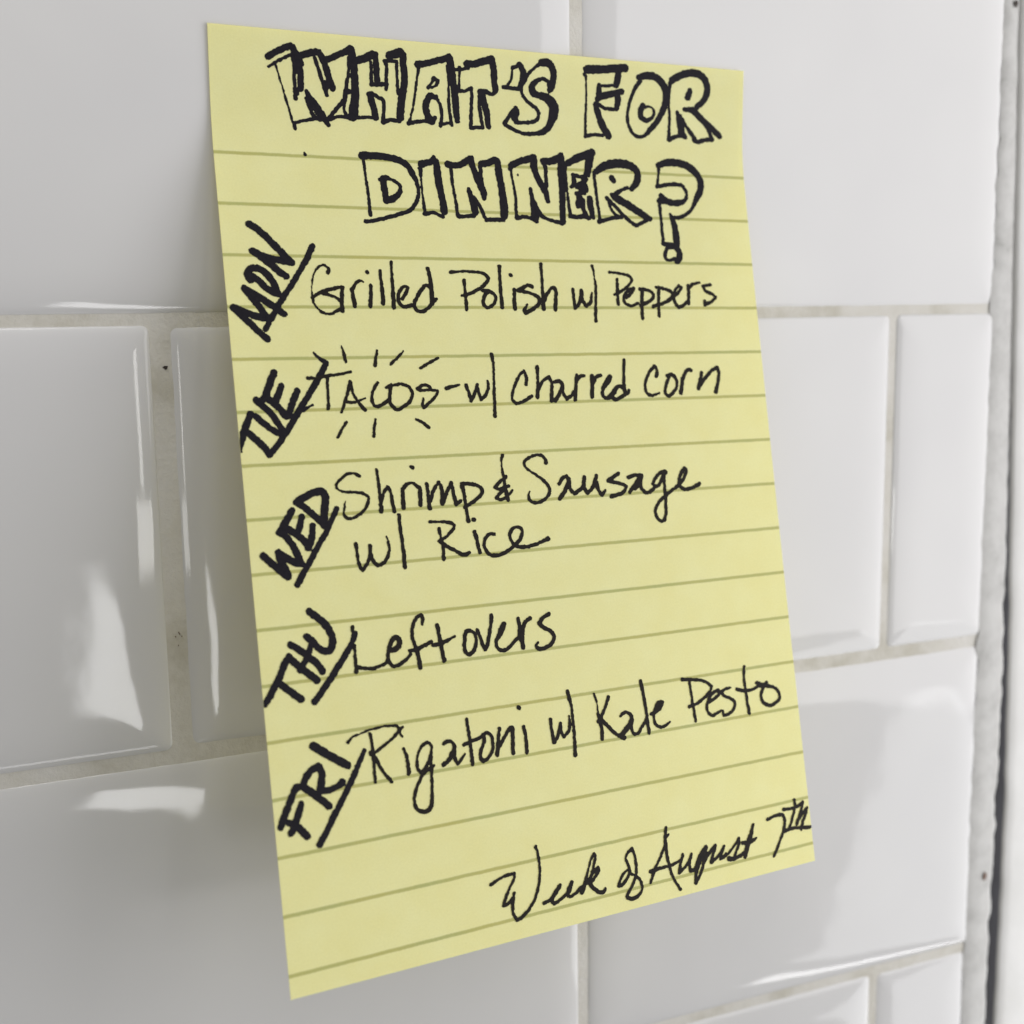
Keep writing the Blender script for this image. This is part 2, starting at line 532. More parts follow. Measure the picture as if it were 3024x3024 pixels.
# ------------------------------------------------------------------ the handwriting
# every line is one pen stroke: across, down, pen width (mm on the sheet)
INK = """
#heading_word WHATS
9.65,4.47,0.96 11.13,3.53,0.97 12.55,2.81,0.97 13.50,2.45,0.97 13.95,2.92,1.03 14.28,3.72,1.03
14.29,3.50,1.03 14.60,4.93,0.98 14.89,6.25,0.98 14.98,8.03,1.01 14.94,9.16,1.02
13.69,3.88,0.51 13.95,4.98,0.52 13.93,6.76,0.52 13.97,8.33,0.52 14.03,10.01,0.63 14.07,10.79,0.64
13.91,4.53,0.69 14.21,6.07,0.69 14.33,6.73,0.34
14.35,9.42,0.69 14.27,9.99,0.63
9.72,6.02,0.43 10.84,5.27,0.41 12.50,4.36,0.41 13.70,3.72,0.46
10.89,5.76,0.23 11.36,7.28,0.21 11.99,9.47,0.23 12.67,12.01,0.23 13.03,13.24,0.26 13.37,14.70,0.35
13.72,15.72,0.59 13.63,14.86,0.58
13.65,14.86,0.44 15.22,14.36,0.42 16.91,13.97,0.47 18.23,13.89,0.71
15.10,3.88,1.09 16.06,3.53,1.09 17.49,3.16,1.04 18.21,3.17,1.04 19.00,4.59,1.05 19.56,6.24,1.05 20.00,7.68,1.03 20.39,8.79,1.00
14.93,3.79,0.69 15.19,4.88,0.63 15.35,5.32,0.46
17.49,4.09,0.58 18.13,6.01,0.52 18.68,7.77,0.58 19.12,8.99,0.70 19.36,9.88,0.59
19.03,7.86,0.70 19.50,8.62,0.82
15.88,9.49,0.58 16.33,10.42,0.93 16.90,11.34,1.34 17.81,12.48,1.35 18.61,13.58,1.18 19.18,14.24,0.83 19.45,14.81,0.65
15.85,10.68,0.46 16.39,12.23,0.47 17.16,13.67,0.53 17.87,13.92,0.71
19.25,4.29,0.93 20.83,3.61,0.99 22.42,2.86,0.94 23.65,2.23,1.23
23.44,3.58,0.65 23.25,6.09,0.41 22.91,7.59,0.53 22.69,9.20,0.65 22.35,10.60,0.71 21.09,11.94,0.57 19.69,13.63,0.65
22.62,9.43,0.59 23.30,9.10,0.71
23.82,2.64,1.23 24.14,4.77,1.24 24.29,7.61,1.24 24.30,9.90,1.30 24.03,11.64,1.55 23.85,13.09,1.49
22.53,10.70,0.47 22.30,12.09,0.43 22.69,13.11,0.60
19.68,13.92,0.59 21.16,13.37,0.43 22.50,13.29,0.48 23.35,13.41,0.72
24.58,13.28,0.46 25.94,13.12,0.43 27.43,13.11,0.48
24.83,3.93,1.12 26.19,3.42,1.18 27.50,2.81,1.25
27.99,2.77,0.95 28.13,5.05,1.01 28.23,7.22,1.02
27.16,3.98,0.48 27.22,5.80,0.45 27.21,7.64,0.60
27.14,7.66,0.66 28.32,7.58,0.66 29.82,7.40,0.72
29.59,3.66,0.54 29.88,4.23,0.50 29.92,5.61,0.46 29.82,7.22,0.54 29.78,8.27,0.60
26.92,9.38,1.13 27.20,10.51,1.08 27.58,11.65,1.08 27.81,13.03,1.09
27.36,9.12,0.60 28.03,9.54,0.50 29.26,10.15,0.54 29.36,11.30,0.54 29.20,12.48,0.54 29.15,13.77,0.67
29.15,13.71,0.61 30.42,13.28,0.44 32.09,13.36,0.46
15.13,20.06,0.36 15.00,19.77,0.24
30.42,2.70,1.20 31.49,2.38,1.32 32.44,2.02,1.38
29.72,3.61,0.54 30.72,3.50,0.46 31.78,3.57,0.48
29.78,3.72,0.66 29.83,4.23,0.48
32.90,2.39,1.14 33.02,4.69,1.11 33.11,6.76,1.11 32.68,9.11,1.27 32.39,11.11,1.31 32.21,12.88,1.22
31.78,3.63,0.46 31.80,5.93,0.43 31.90,8.82,0.48
29.10,13.80,0.67 30.49,13.34,0.44 32.13,13.48,0.55
35.50,3.75,1.03 37.04,3.52,0.98 38.84,2.95,1.00 40.91,2.29,1.01 41.24,2.09,1.11
35.68,4.26,0.61 35.47,5.67,0.29 35.26,7.08,0.37 34.90,9.20,0.29 34.54,11.21,0.29 34.19,12.41,0.29 33.90,13.49,0.55
33.70,13.74,0.68 35.05,13.36,0.52 36.86,13.14,0.52 38.02,13.13,0.74
41.43,2.31,1.17 41.69,4.05,1.42 42.01,6.38,1.21 42.30,8.13,1.22 42.48,10.48,1.15 42.72,12.73,0.94
40.96,3.52,0.37 41.18,6.43,0.35 41.20,9.97,0.45 41.42,12.09,0.50 41.67,13.45,0.53
38.41,5.75,0.52 39.24,6.22,0.55 38.78,7.07,0.34 37.36,7.50,0.39 38.14,6.53,0.44 38.41,5.81,0.52
38.75,9.01,0.86 37.72,8.90,1.04 37.09,10.00,1.13 36.94,10.95,1.13 37.27,12.22,1.14 38.02,13.13,1.14 38.49,12.51,0.74
38.75,8.95,0.55 39.32,9.74,0.44 39.76,10.89,0.45 39.79,12.19,0.50 39.55,13.76,0.62
39.75,13.51,0.50 41.00,13.25,0.45 41.67,13.45,0.50
44.62,3.01,1.18 46.00,2.90,1.15 47.46,2.46,1.15 49.26,1.81,1.19 49.65,3.46,1.16 49.77,5.24,1.11 50.03,7.01,1.08
42.58,4.10,0.50 43.63,3.97,0.47 44.94,3.72,0.41
43.24,3.70,0.56 43.22,4.88,0.35 43.15,6.06,0.35 43.13,7.36,0.47
43.06,7.63,0.62 44.24,7.58,0.47 45.46,6.99,0.50
45.46,6.99,0.50 45.48,9.10,0.53 45.37,10.90,0.53 45.22,13.67,0.61
47.02,7.45,0.82 48.49,7.48,0.66 49.28,7.80,0.57 50.09,7.25,0.70
47.26,7.56,1.13 47.61,8.97,1.32 48.25,10.72,1.08 48.56,13.36,0.92
46.88,8.42,0.57 46.93,10.20,0.53 47.21,11.99,0.53 47.48,13.54,0.61
45.25,13.77,0.63 46.25,13.67,0.53 47.52,13.64,0.61
53.23,3.10,0.61 53.97,2.80,0.54 54.65,2.33,0.79 55.33,3.48,1.15 55.33,4.57,1.13 54.84,5.80,0.77 54.50,6.67,0.46
53.22,3.52,0.28 53.15,4.48,0.28 52.88,5.34,0.32 52.40,5.97,0.41
51.59,6.39,0.66 52.87,6.48,0.54 54.50,6.57,0.54
56.15,4.03,0.54 57.11,3.11,0.42 58.07,2.32,0.43 58.76,1.91,0.64
59.04,1.67,1.23 60.14,1.62,1.29 61.11,2.40,1.19 61.32,3.78,1.17 61.12,5.25,1.15 60.84,6.36,0.72
56.15,4.03,0.64 55.73,4.90,0.71 55.18,5.90,0.59 55.00,6.76,0.49 55.32,7.70,0.54 56.13,8.50,0.57 57.23,9.28,0.57 58.20,9.95,0.60 58.40,10.91,0.57 58.04,11.67,0.57 56.93,12.16,0.62 55.28,12.34,0.54 53.91,12.28,0.71
60.35,5.06,0.65 59.73,4.56,0.52 58.76,4.56,0.54 57.79,5.12,0.77 57.10,6.07,1.16 57.31,6.97,1.23 58.48,7.43,1.10 59.59,7.54,1.30 60.63,8.21,1.70 61.37,9.26,1.90 61.32,10.49,1.84 60.89,11.74,1.38 60.25,12.89,1.16 59.11,13.82,0.85
60.39,5.06,0.71 60.53,6.51,0.68
59.39,13.75,0.92 57.71,14.12,0.60 56.05,14.27,0.60 54.68,14.07,0.55 53.20,13.54,0.54 51.72,12.77,0.64
51.73,12.65,0.71 52.56,11.44,0.59 53.53,10.23,0.71
53.87,9.91,0.77 53.93,10.69,1.29 53.65,11.62,1.22 54.18,12.26,0.65
#heading_word FOR
68.08,2.23,1.49 71.12,1.96,1.36 73.82,1.61,1.37 75.91,1.35,1.35
74.46,2.31,1.18 74.35,3.40,1.26 74.07,4.51,1.09
67.55,3.14,0.58 67.90,3.40,0.41
67.87,3.24,0.36 67.88,5.09,0.23 67.89,8.17,0.30 67.79,10.97,0.40 67.72,13.63,0.47
67.80,13.97,0.71 69.34,13.66,0.47 71.32,13.66,0.58
70.60,4.90,0.83 70.51,5.99,0.97 70.52,6.92,1.17
71.14,4.89,0.47 73.30,4.64,0.37
70.16,7.25,0.92 71.69,6.53,1.17 73.50,6.10,1.11 75.23,5.67,1.05
74.41,6.66,1.11 74.42,7.76,1.08 74.10,8.71,0.88
69.90,8.04,0.67 71.71,8.78,0.55 73.89,8.85,0.64
69.75,8.13,0.75 70.18,9.27,1.17 70.72,10.79,1.21 71.53,12.31,1.35 72.45,13.68,1.27
78.78,2.81,1.02 80.25,2.43,1.23 81.74,2.41,1.30 83.43,3.23,1.34 84.49,4.74,1.31 84.61,6.31,1.24 84.16,7.93,1.18 83.34,9.57,1.07 82.23,11.07,1.04 80.91,12.42,0.86
79.06,3.46,0.77 78.24,4.53,0.71 77.34,6.16,0.54 76.72,8.08,0.51 76.46,9.98,0.51 76.83,11.85,0.55 77.74,13.07,0.55 79.22,13.55,0.55 80.54,12.92,0.62 81.29,12.24,0.69
79.67,7.93,1.13 79.13,9.03,1.03 79.42,9.96,1.03 80.35,10.46,0.77 81.47,10.00,0.62 82.11,9.17,0.41 81.82,8.23,0.31 80.88,7.90,0.24 80.14,8.18,0.45
85.87,2.82,1.21 87.75,1.82,1.25 89.65,1.28,1.32 91.57,1.38,1.37 92.94,2.24,1.30 93.55,3.64,1.27 93.38,4.94,1.20 92.64,6.28,1.09 91.31,7.36,0.97
85.41,3.41,0.69 85.34,4.68,0.45 85.23,7.07,0.42 85.42,9.45,0.45 85.34,11.85,0.52 85.33,13.46,0.79
85.33,13.66,0.96 86.76,13.06,0.63 88.49,12.64,0.74
89.75,4.62,1.14 89.26,5.77,1.14
87.11,8.62,0.70 87.52,9.96,1.14 87.95,11.38,1.49 88.11,12.42,1.41 88.87,13.03,0.79
87.69,9.15,0.63 88.67,10.54,0.56 89.83,11.92,0.64 90.99,13.32,0.80
90.89,13.57,0.89 91.56,13.78,0.75 93.12,13.37,0.64 94.88,13.19,0.81
88.63,8.00,0.70 90.36,8.03,1.09 91.73,8.99,1.16 93.69,10.49,1.17 95.27,11.54,1.11 96.45,12.45,1.04
93.31,10.59,0.64 94.10,11.68,0.64 94.69,12.96,0.75
89.01,7.92,0.56 90.54,7.72,0.63
#heading_word DINNER?
24.99,19.68,1.29 26.97,19.64,1.13 29.46,19.76,1.14 31.68,20.26,1.10 33.00,21.13,1.06 33.76,22.46,0.96 34.38,23.94,0.73 34.55,25.30,0.58 34.35,26.69,0.58 33.72,27.83,0.58 32.71,28.99,0.65 31.26,29.59,0.65 29.18,30.22,0.57 27.13,30.78,0.57 25.61,31.13,0.57 24.49,31.23,0.68
25.21,20.65,0.44 25.23,22.49,0.32 25.36,24.94,0.42 25.45,27.15,0.41 25.45,28.99,0.55 25.49,30.09,0.57
28.35,23.58,1.06 28.37,24.57,1.10 28.48,26.05,1.00 28.58,27.46,1.06 29.75,27.05,1.12 30.85,26.20,0.88 31.34,25.31,0.53
28.87,23.37,0.81 29.84,23.70,0.50 30.80,24.19,0.50 31.35,24.94,0.45 31.30,25.69,0.56
27.70,23.79,0.50 28.10,23.59,0.62
35.53,20.70,1.20 36.52,20.44,1.09 37.59,20.03,1.09 37.96,19.46,0.83
38.24,20.00,1.08 38.38,21.87,1.30 38.39,23.64,1.26 38.63,25.39,1.18 38.82,27.27,1.18 38.88,28.96,1.28
35.26,21.52,0.76 35.24,23.02,0.33 35.21,24.53,0.30 35.22,26.28,0.33 35.30,28.02,0.46 35.40,29.52,0.58
35.33,29.55,0.70 36.77,29.28,0.53 38.52,29.92,0.61
40.47,20.42,1.18 41.57,20.59,1.05 42.77,20.41,1.06 43.89,19.72,1.10 44.86,19.20,1.10 45.12,20.67,1.04 45.61,22.43,1.12 46.24,24.06,1.18 46.74,25.57,1.15 46.66,26.34,0.72
40.92,21.25,0.58 40.96,23.40,0.46 41.09,25.29,0.41 41.28,27.18,0.46 41.34,29.07,0.59 41.40,29.76,0.59
41.40,29.78,0.64 42.85,29.74,0.54 44.45,29.60,0.71
43.90,24.79,0.71 44.18,25.93,0.91 44.55,27.44,1.30 44.72,28.95,1.20
44.86,26.41,0.65 45.81,28.03,0.60 46.32,29.54,0.55 46.64,30.29,0.60
46.80,20.11,1.17 48.17,19.79,1.12 49.56,19.29,1.18 49.87,19.56,1.15 50.00,21.72,1.29 50.24,24.28,1.24 50.33,26.84,1.39 50.27,29.02,1.45 49.98,30.12,0.79
46.57,20.48,0.78 46.52,22.26,0.60 46.59,23.79,0.60
46.64,30.26,0.68 48.15,30.18,0.60 49.90,30.16,0.66
52.53,20.13,1.12 54.18,19.32,1.13 55.73,18.86,1.19 57.07,18.41,1.20
57.18,18.82,1.07 56.94,19.98,1.34 57.29,21.39,1.10 57.94,23.05,1.11 58.75,24.58,1.16 59.10,26.45,0.74
52.20,20.72,0.60 52.56,20.57,0.53
52.38,20.97,0.40 52.50,22.51,0.29 52.71,24.30,0.43 52.79,26.11,0.43 52.65,28.04,0.56 52.60,29.72,0.61
52.60,29.74,0.73 53.93,29.48,0.56 55.55,29.72,0.61 56.46,30.24,0.67
55.87,24.30,0.62 55.99,25.72,0.74 56.12,27.01,1.01 56.26,28.30,1.41 56.26,29.53,1.41
56.44,26.61,0.62 56.84,28.03,0.74 57.42,29.04,0.74 58.47,29.66,0.62 60.09,30.13,0.57 61.60,30.47,0.68
58.90,19.05,1.18 60.59,18.88,1.28 62.04,18.30,1.28 62.56,17.91,1.21 62.41,20.50,1.52 62.30,23.12,1.31 62.05,25.75,1.17 61.83,28.38,1.11 61.71,30.08,1.06
59.24,19.87,0.74 59.20,21.69,0.57 59.17,23.51,0.68
63.80,19.20,1.09 65.58,18.21,1.29 67.49,17.54,1.43 68.89,16.95,1.43
68.58,17.35,1.43 68.17,18.93,1.44 67.60,20.92,1.24
63.33,19.68,0.49 63.19,21.77,0.41 63.19,24.40,0.36 63.21,26.76,0.49 63.36,28.59,0.63
64.76,21.28,0.82 65.99,21.54,0.58 67.13,21.60,0.76
64.75,21.44,0.75 64.69,23.02,0.85 64.09,23.57,0.58
65.23,23.33,0.96 66.43,22.75,1.03 67.23,21.99,0.83
66.74,21.88,0.76 67.04,23.98,0.97
65.76,23.63,0.96 67.07,24.11,0.76
65.06,24.85,0.75 65.61,25.62,1.31 65.21,26.68,1.10 65.08,27.21,0.62
65.07,24.74,0.69 66.66,24.59,0.69
66.07,25.99,1.10 66.11,27.57,0.76 66.49,28.61,0.85
63.31,29.01,0.89 64.57,29.23,0.68 66.31,28.95,0.85 67.06,29.32,0.69
67.62,25.61,1.17 67.63,27.12,1.24 67.88,29.03,0.90
53.66,21.81,0.29 53.68,21.86,0.27
69.44,20.44,1.04 70.98,19.42,1.38 72.92,18.86,1.59 74.84,18.71,1.60 76.73,19.02,1.47 77.92,19.85,1.27 78.15,20.97,1.30 77.62,22.34,1.30 76.50,23.43,0.85
69.06,20.59,0.62 69.03,22.30,0.50 69.08,24.42,0.47 69.13,26.54,0.47 69.24,28.13,0.50 69.29,29.58,0.64
69.11,29.88,0.80 70.46,29.54,0.64 72.26,29.09,0.64 73.89,28.90,0.64
72.66,21.55,1.19 73.04,22.13,0.77
75.71,23.22,0.59 74.48,23.70,0.51 73.22,24.42,0.77
72.31,24.72,0.77 73.05,25.27,1.40 74.24,25.85,1.43 75.90,26.76,1.44 77.56,27.78,1.39 78.96,28.63,1.31 79.89,29.01,0.93
71.15,25.30,0.64 71.87,26.04,0.77 72.92,27.07,0.59 74.23,28.49,0.59 75.57,29.65,0.59 76.74,30.42,0.65
76.82,30.41,0.65 78.07,29.84,0.59 79.18,29.30,0.65
71.51,26.06,0.50 71.74,27.24,0.46 72.36,28.15,0.50 73.30,28.92,0.59
82.81,18.65,1.06 84.29,18.13,1.28 86.13,17.96,1.36 87.95,18.14,1.38 89.75,18.86,1.39 91.18,20.19,1.37 91.72,21.74,1.26 91.39,23.26,1.26 90.53,24.67,1.08 89.97,25.51,0.80 89.21,26.77,0.58 87.84,27.91,0.61 86.23,28.57,0.67 84.84,28.71,0.66
82.82,19.42,0.57 82.56,20.64,0.37 82.25,22.14,0.46 82.02,22.82,0.52
82.03,22.72,0.66 83.89,22.37,0.66 85.89,22.15,0.72 87.41,22.29,0.67 88.22,23.25,0.61 88.33,24.34,0.61 87.68,25.32,0.70 86.40,25.71,1.16 85.02,25.76,1.15 83.70,25.40,1.24 82.74,24.45,0.92
82.09,25.53,0.66 83.06,25.63,0.89
82.35,25.25,0.79 82.23,26.34,0.60 82.22,28.36,0.49 82.21,30.39,0.49 82.21,32.42,0.52 82.14,33.63,0.66
84.38,28.09,0.58 84.73,28.96,0.95 84.99,30.31,1.27 85.14,32.07,1.38 85.04,33.83,1.33
82.13,33.77,0.79 83.33,33.90,0.79 84.83,34.04,0.95
84.17,34.46,0.57 83.03,34.49,0.66 82.37,35.65,0.60 82.33,36.59,0.60 83.05,36.91,0.52 84.39,36.55,0.52
84.93,34.51,1.08 85.51,35.45,1.15 85.23,36.54,1.21 84.79,37.08,1.06
#day_word MON
4.75,32.28,1.14 5.78,32.96,1.07 7.26,34.33,1.07 8.84,36.06,1.08 10.21,37.57,1.08 11.16,38.62,1.00
11.16,38.62,1.00 9.78,38.41,1.03 8.65,38.16,1.03 6.95,37.81,1.02 5.85,37.31,1.02 4.87,36.80,1.06
4.87,36.80,1.06 6.69,38.17,1.14 7.97,39.21,1.14 9.03,40.25,1.07 9.96,40.88,1.05
14.90,35.75,0.86 13.96,37.56,0.83 12.58,39.72,0.80 10.95,42.11,0.80 9.36,44.24,0.82 8.01,46.35,0.83 6.94,47.98,0.83 5.74,49.83,0.67
4.10,41.60,1.09 3.72,40.67,1.09 4.26,39.76,1.04 5.41,39.66,1.02 6.61,40.34,1.02 7.53,41.56,1.02 8.20,43.08,1.02 8.44,43.95,0.93
8.44,43.95,0.93 7.57,43.67,0.91 6.28,42.63,0.99 5.13,41.47,0.99 4.55,41.01,0.86
0.93,46.20,1.00 2.62,47.98,1.00 4.28,49.71,0.96 5.94,51.40,0.99
0.98,46.20,1.00 2.71,46.94,1.05 4.46,47.63,1.05 6.25,47.98,1.06
6.25,47.98,1.01 5.27,46.24,0.99 4.06,44.51,0.99 3.01,43.01,0.98
3.01,43.01,0.98 4.78,44.15,1.06 6.50,45.31,1.06 7.90,46.35,1.07 9.08,47.28,0.95
#menu_entry Grilled Polish
17.11,40.17,0.66 17.34,39.69,0.50 16.86,39.10,0.39 16.15,38.99,0.30 15.39,39.48,0.26 14.85,40.20,0.24 14.47,41.04,0.19 14.25,42.11,0.14 14.09,43.18,0.13 14.06,44.13,0.26 14.12,44.72,0.33 14.23,45.43,0.26 14.85,46.37,0.26 15.62,47.02,0.33 16.66,47.26,0.38 17.77,46.90,0.41 18.92,46.24,0.66
14.08,44.48,0.50 15.22,43.76,0.55 16.57,43.28,0.50 18.04,42.90,0.45 19.39,42.65,0.46
19.27,42.65,0.60 19.11,44.33,0.55 18.93,46.72,0.66
15.81,43.82,0.33 17.21,44.10,0.39 18.36,44.63,0.43 19.02,45.17,0.50
20.99,43.00,0.56 21.04,44.32,0.56 21.13,45.28,0.60 21.19,45.88,0.66
21.18,42.88,0.51 21.90,41.79,0.41 22.53,41.54,0.32 23.07,41.71,0.19
23.85,40.01,0.56 23.90,40.07,0.54
24.29,42.36,0.56 24.14,44.06,0.55 23.91,45.87,0.61
26.22,39.67,0.47 26.15,41.01,0.42 26.23,42.71,0.51 26.24,44.41,0.61 26.19,45.50,0.67
28.30,38.17,0.47 28.21,40.01,0.42 28.17,41.96,0.52 28.09,43.91,0.57 27.97,46.10,0.68
29.64,44.63,0.45 30.37,43.65,0.57 30.85,42.66,0.52 30.37,42.42,0.47 29.57,42.92,0.52 29.02,44.02,0.52 29.02,45.24,0.56 29.64,45.91,0.56 30.64,45.90,0.52 31.56,45.60,0.52
34.82,42.38,0.69 34.20,42.20,0.53 33.36,42.89,0.58 32.47,44.12,0.57 31.77,45.35,0.57 31.86,46.33,0.57 32.69,46.82,0.56 33.61,46.57,0.52 34.58,45.83,0.58 35.86,44.59,0.40
34.82,39.29,0.58 35.03,40.90,0.58 35.11,42.62,0.69 35.06,44.35,0.75 34.88,45.46,0.69
38.95,39.87,0.53 40.07,39.73,0.38 41.39,39.65,0.35 43.09,39.69,0.39 44.66,39.85,0.49 45.55,40.28,0.54 45.87,40.97,0.49 45.10,41.98,0.49 43.53,43.00,0.49 42.14,43.64,0.54 40.66,43.96,0.36
41.29,41.21,0.54 41.28,42.52,0.45 41.27,44.39,0.49 41.25,46.39,0.57
44.58,43.06,0.46 45.78,43.05,0.60 45.04,43.74,0.71 44.60,44.75,0.54 44.57,45.63,0.54 45.18,46.06,0.54 46.01,45.81,0.54 46.77,44.99,0.49 46.98,44.23,0.47 46.53,43.48,0.49 45.77,43.11,0.54
48.24,38.66,0.65 48.14,40.43,0.47 48.05,42.46,0.55 48.00,44.73,0.55 48.00,45.99,0.72
50.19,40.19,0.66 50.28,40.22,0.63
50.71,42.81,0.60 50.53,44.47,0.59 50.40,46.24,0.65
54.25,42.27,0.66 53.46,42.03,0.56 52.46,42.42,0.55 51.44,43.00,0.72
51.44,43.00,0.66 52.64,43.24,0.48 54.24,43.61,0.50 55.39,44.44,0.61 55.30,45.20,0.61 54.24,46.10,0.61 52.49,47.00,0.72 52.19,46.62,0.66 52.93,45.53,0.32
56.38,38.08,0.56 56.38,39.30,0.48 56.32,40.84,0.43 56.20,42.77,0.48 56.12,44.69,0.67 56.02,46.22,0.73
56.33,44.69,0.67 57.17,43.40,0.51 58.11,42.43,0.51 58.72,42.62,0.62 58.67,44.29,0.62 58.36,46.41,0.70
62.29,42.71,0.58 62.28,44.33,0.49 62.35,46.11,0.61
62.35,46.11,0.61 63.13,45.46,0.58 63.67,44.16,0.54 63.96,42.86,0.56
63.98,43.02,0.56 64.09,44.81,0.54 64.69,45.78,0.60 65.59,44.96,0.60 66.05,43.33,0.31
66.68,38.26,0.48 66.86,39.40,0.34 66.89,40.38,0.15 66.99,41.36,0.39 66.86,43.33,0.43 66.59,45.61,0.50 66.26,48.54,0.56
70.11,39.36,0.50 71.56,39.50,0.38 73.35,39.81,0.42 74.41,40.20,0.47 74.62,40.78,0.44 73.86,41.78,0.44 72.25,42.95,0.43 70.72,43.54,0.43
71.57,40.65,0.50 71.43,42.14,0.47 71.32,43.95,0.54 71.30,45.35,0.57
73.04,44.10,0.56 74.24,43.27,0.54 74.90,42.35,0.51 73.95,42.61,0.51 72.93,43.44,0.57 72.54,44.44,0.54 72.90,45.26,0.54 73.96,45.67,0.52 75.50,45.16,0.39
76.09,42.51,0.54 77.65,42.66,0.55 78.88,43.40,0.51 78.68,44.24,0.51 77.37,45.07,0.53 76.01,45.58,0.54
76.62,42.75,0.58 76.27,45.24,0.54 76.09,47.23,0.54 76.13,48.06,0.54
79.68,42.14,0.55 81.26,42.38,0.55 83.06,43.20,0.59 82.98,43.87,0.64 81.13,45.06,0.55 78.59,45.82,0.58
80.22,42.39,0.55 79.89,44.73,0.51 79.75,46.40,0.55 79.70,47.56,0.55
83.05,44.04,0.64 84.20,43.19,0.56 85.09,42.18,0.49 84.66,41.76,0.45 83.80,42.52,0.52 83.26,43.87,0.59 83.41,45.05,0.55 84.07,45.88,0.56 85.06,45.63,0.54 86.02,44.87,0.58
86.67,41.74,0.60 86.56,43.51,0.60 86.36,45.20,0.59
86.58,42.50,0.60 87.47,41.56,0.52 89.16,41.12,0.36
91.55,41.52,0.57 89.96,41.79,0.55 90.25,42.64,0.55 91.74,43.31,0.55 92.54,43.98,0.55 91.36,44.84,0.55 89.93,45.36,0.64 89.91,44.68,0.49
#day_word TUE
6.50,56.93,1.05 5.64,58.80,1.05 4.78,60.73,1.04 4.20,61.51,0.91
7.55,59.13,0.92 6.83,60.78,0.94 6.29,61.68,0.97
10.06,60.00,0.90 9.28,61.54,0.94 8.54,63.24,0.94 8.11,64.14,0.86
4.77,60.84,0.93 5.82,61.78,1.00 7.08,62.96,0.94 7.89,64.14,1.03 8.58,64.04,0.55
3.26,61.37,1.02 4.40,62.43,0.93 5.63,63.83,0.93 6.51,65.34,0.93 7.31,66.63,0.93
2.96,63.97,0.84 4.15,65.14,0.88 5.41,66.21,0.88 6.92,67.07,0.89
2.16,63.55,0.90 1.48,64.93,0.99 0.79,66.60,1.00 0.34,68.26,0.61 0.07,69.48,0.31
1.45,66.51,0.96 2.78,67.80,0.97 4.00,69.21,0.97 4.59,70.14,1.04
4.59,70.20,0.96 5.84,68.95,0.86 7.25,67.19,0.87 8.97,64.86,0.87 10.30,62.95,0.88 11.92,60.69,0.86 13.54,58.40,0.87 14.79,56.44,0.89 15.41,55.51,0.61
15.36,55.45,0.54 14.37,54.73,0.42 13.71,54.20,0.26 13.35,53.67,0.09
10.74,63.19,0.49 11.48,62.81,0.32 12.33,62.43,0.21
#menu_entry TACOS
12.02,57.94,0.48 13.41,57.97,0.39 15.36,57.64,0.49 17.46,57.39,0.37 19.37,57.06,0.37
15.27,57.79,0.48 15.16,59.68,0.37 15.09,61.58,0.40 14.97,63.10,0.51
18.23,52.68,0.15 18.42,53.72,0.37 18.71,55.35,0.49
24.28,53.49,0.35 23.92,54.83,0.38 23.64,56.02,0.51
28.91,53.69,0.23 27.79,54.74,0.32 26.42,55.92,0.41
35.02,54.91,0.27 33.51,55.65,0.36 31.66,56.61,0.39
17.79,65.38,0.34 17.01,66.45,0.37 16.04,67.93,0.34
22.84,65.12,0.28 22.49,66.51,0.40 22.28,67.90,0.46
29.95,65.37,0.38 31.14,66.01,0.38 32.07,66.87,0.42
19.06,58.67,0.46 18.31,60.93,0.40 17.14,63.68,0.40
19.12,58.75,0.46 19.50,60.97,0.40 20.27,62.31,0.43 21.21,63.52,0.52
18.19,62.10,0.46 19.38,62.14,0.40 20.47,61.88,0.25 21.41,61.53,0.19
23.80,59.00,0.47 22.99,60.17,0.41 22.54,61.64,0.43 22.81,62.68,0.46 23.54,63.00,0.47 24.50,62.58,0.47 25.50,61.87,0.50
25.17,59.85,0.38 26.15,59.35,0.41
26.15,59.35,0.50 25.73,61.13,0.54 25.73,62.62,0.54 26.71,63.62,0.55 28.00,63.14,0.47 29.18,62.27,0.47 29.78,61.09,0.44 29.28,59.87,0.44 28.09,59.32,0.44 26.21,59.50,0.41
33.04,60.04,0.42 32.61,59.65,0.42 31.66,59.63,0.42 30.73,60.21,0.48
30.73,60.24,0.46 31.26,60.45,0.42 33.16,60.42,0.39 34.33,60.60,0.45 34.01,61.35,0.42 32.77,62.53,0.42 31.57,63.47,0.48 31.37,63.09,0.48 31.66,61.82,0.26
35.98,60.19,0.52 37.22,59.91,0.49 38.54,59.64,0.24
39.65,59.74,0.53 40.02,61.10,0.45 40.33,62.46,0.57
40.33,62.46,0.57 41.03,61.37,0.46 41.75,59.67,0.44
41.73,59.79,0.46 41.86,61.03,0.46 42.18,62.27,0.53 43.12,61.55,0.48 43.81,60.09,0.45 43.72,59.10,0.32
45.03,54.46,0.59 45.17,55.65,0.46 45.11,57.39,0.36 44.98,59.12,0.36 44.79,61.10,0.46 44.67,63.08,0.49 44.49,65.29,0.57
51.01,59.88,0.50 51.22,58.63,0.50 50.95,57.50,0.46 50.06,58.11,0.38 49.16,59.46,0.42 48.38,61.07,0.45 48.09,62.43,0.45 48.81,63.20,0.49 50.20,62.86,0.49 51.93,61.97,0.50
53.53,56.79,0.66 53.48,58.30,0.41 53.33,59.93,0.47 53.00,62.19,0.66
53.22,60.94,0.60 54.43,59.33,0.50 55.61,58.72,0.56 56.06,59.62,0.56 55.87,61.26,0.56 55.70,62.96,0.61
56.62,59.57,0.56 57.61,59.40,0.56 58.15,60.17,0.61 57.52,61.43,0.61 56.43,62.98,0.61
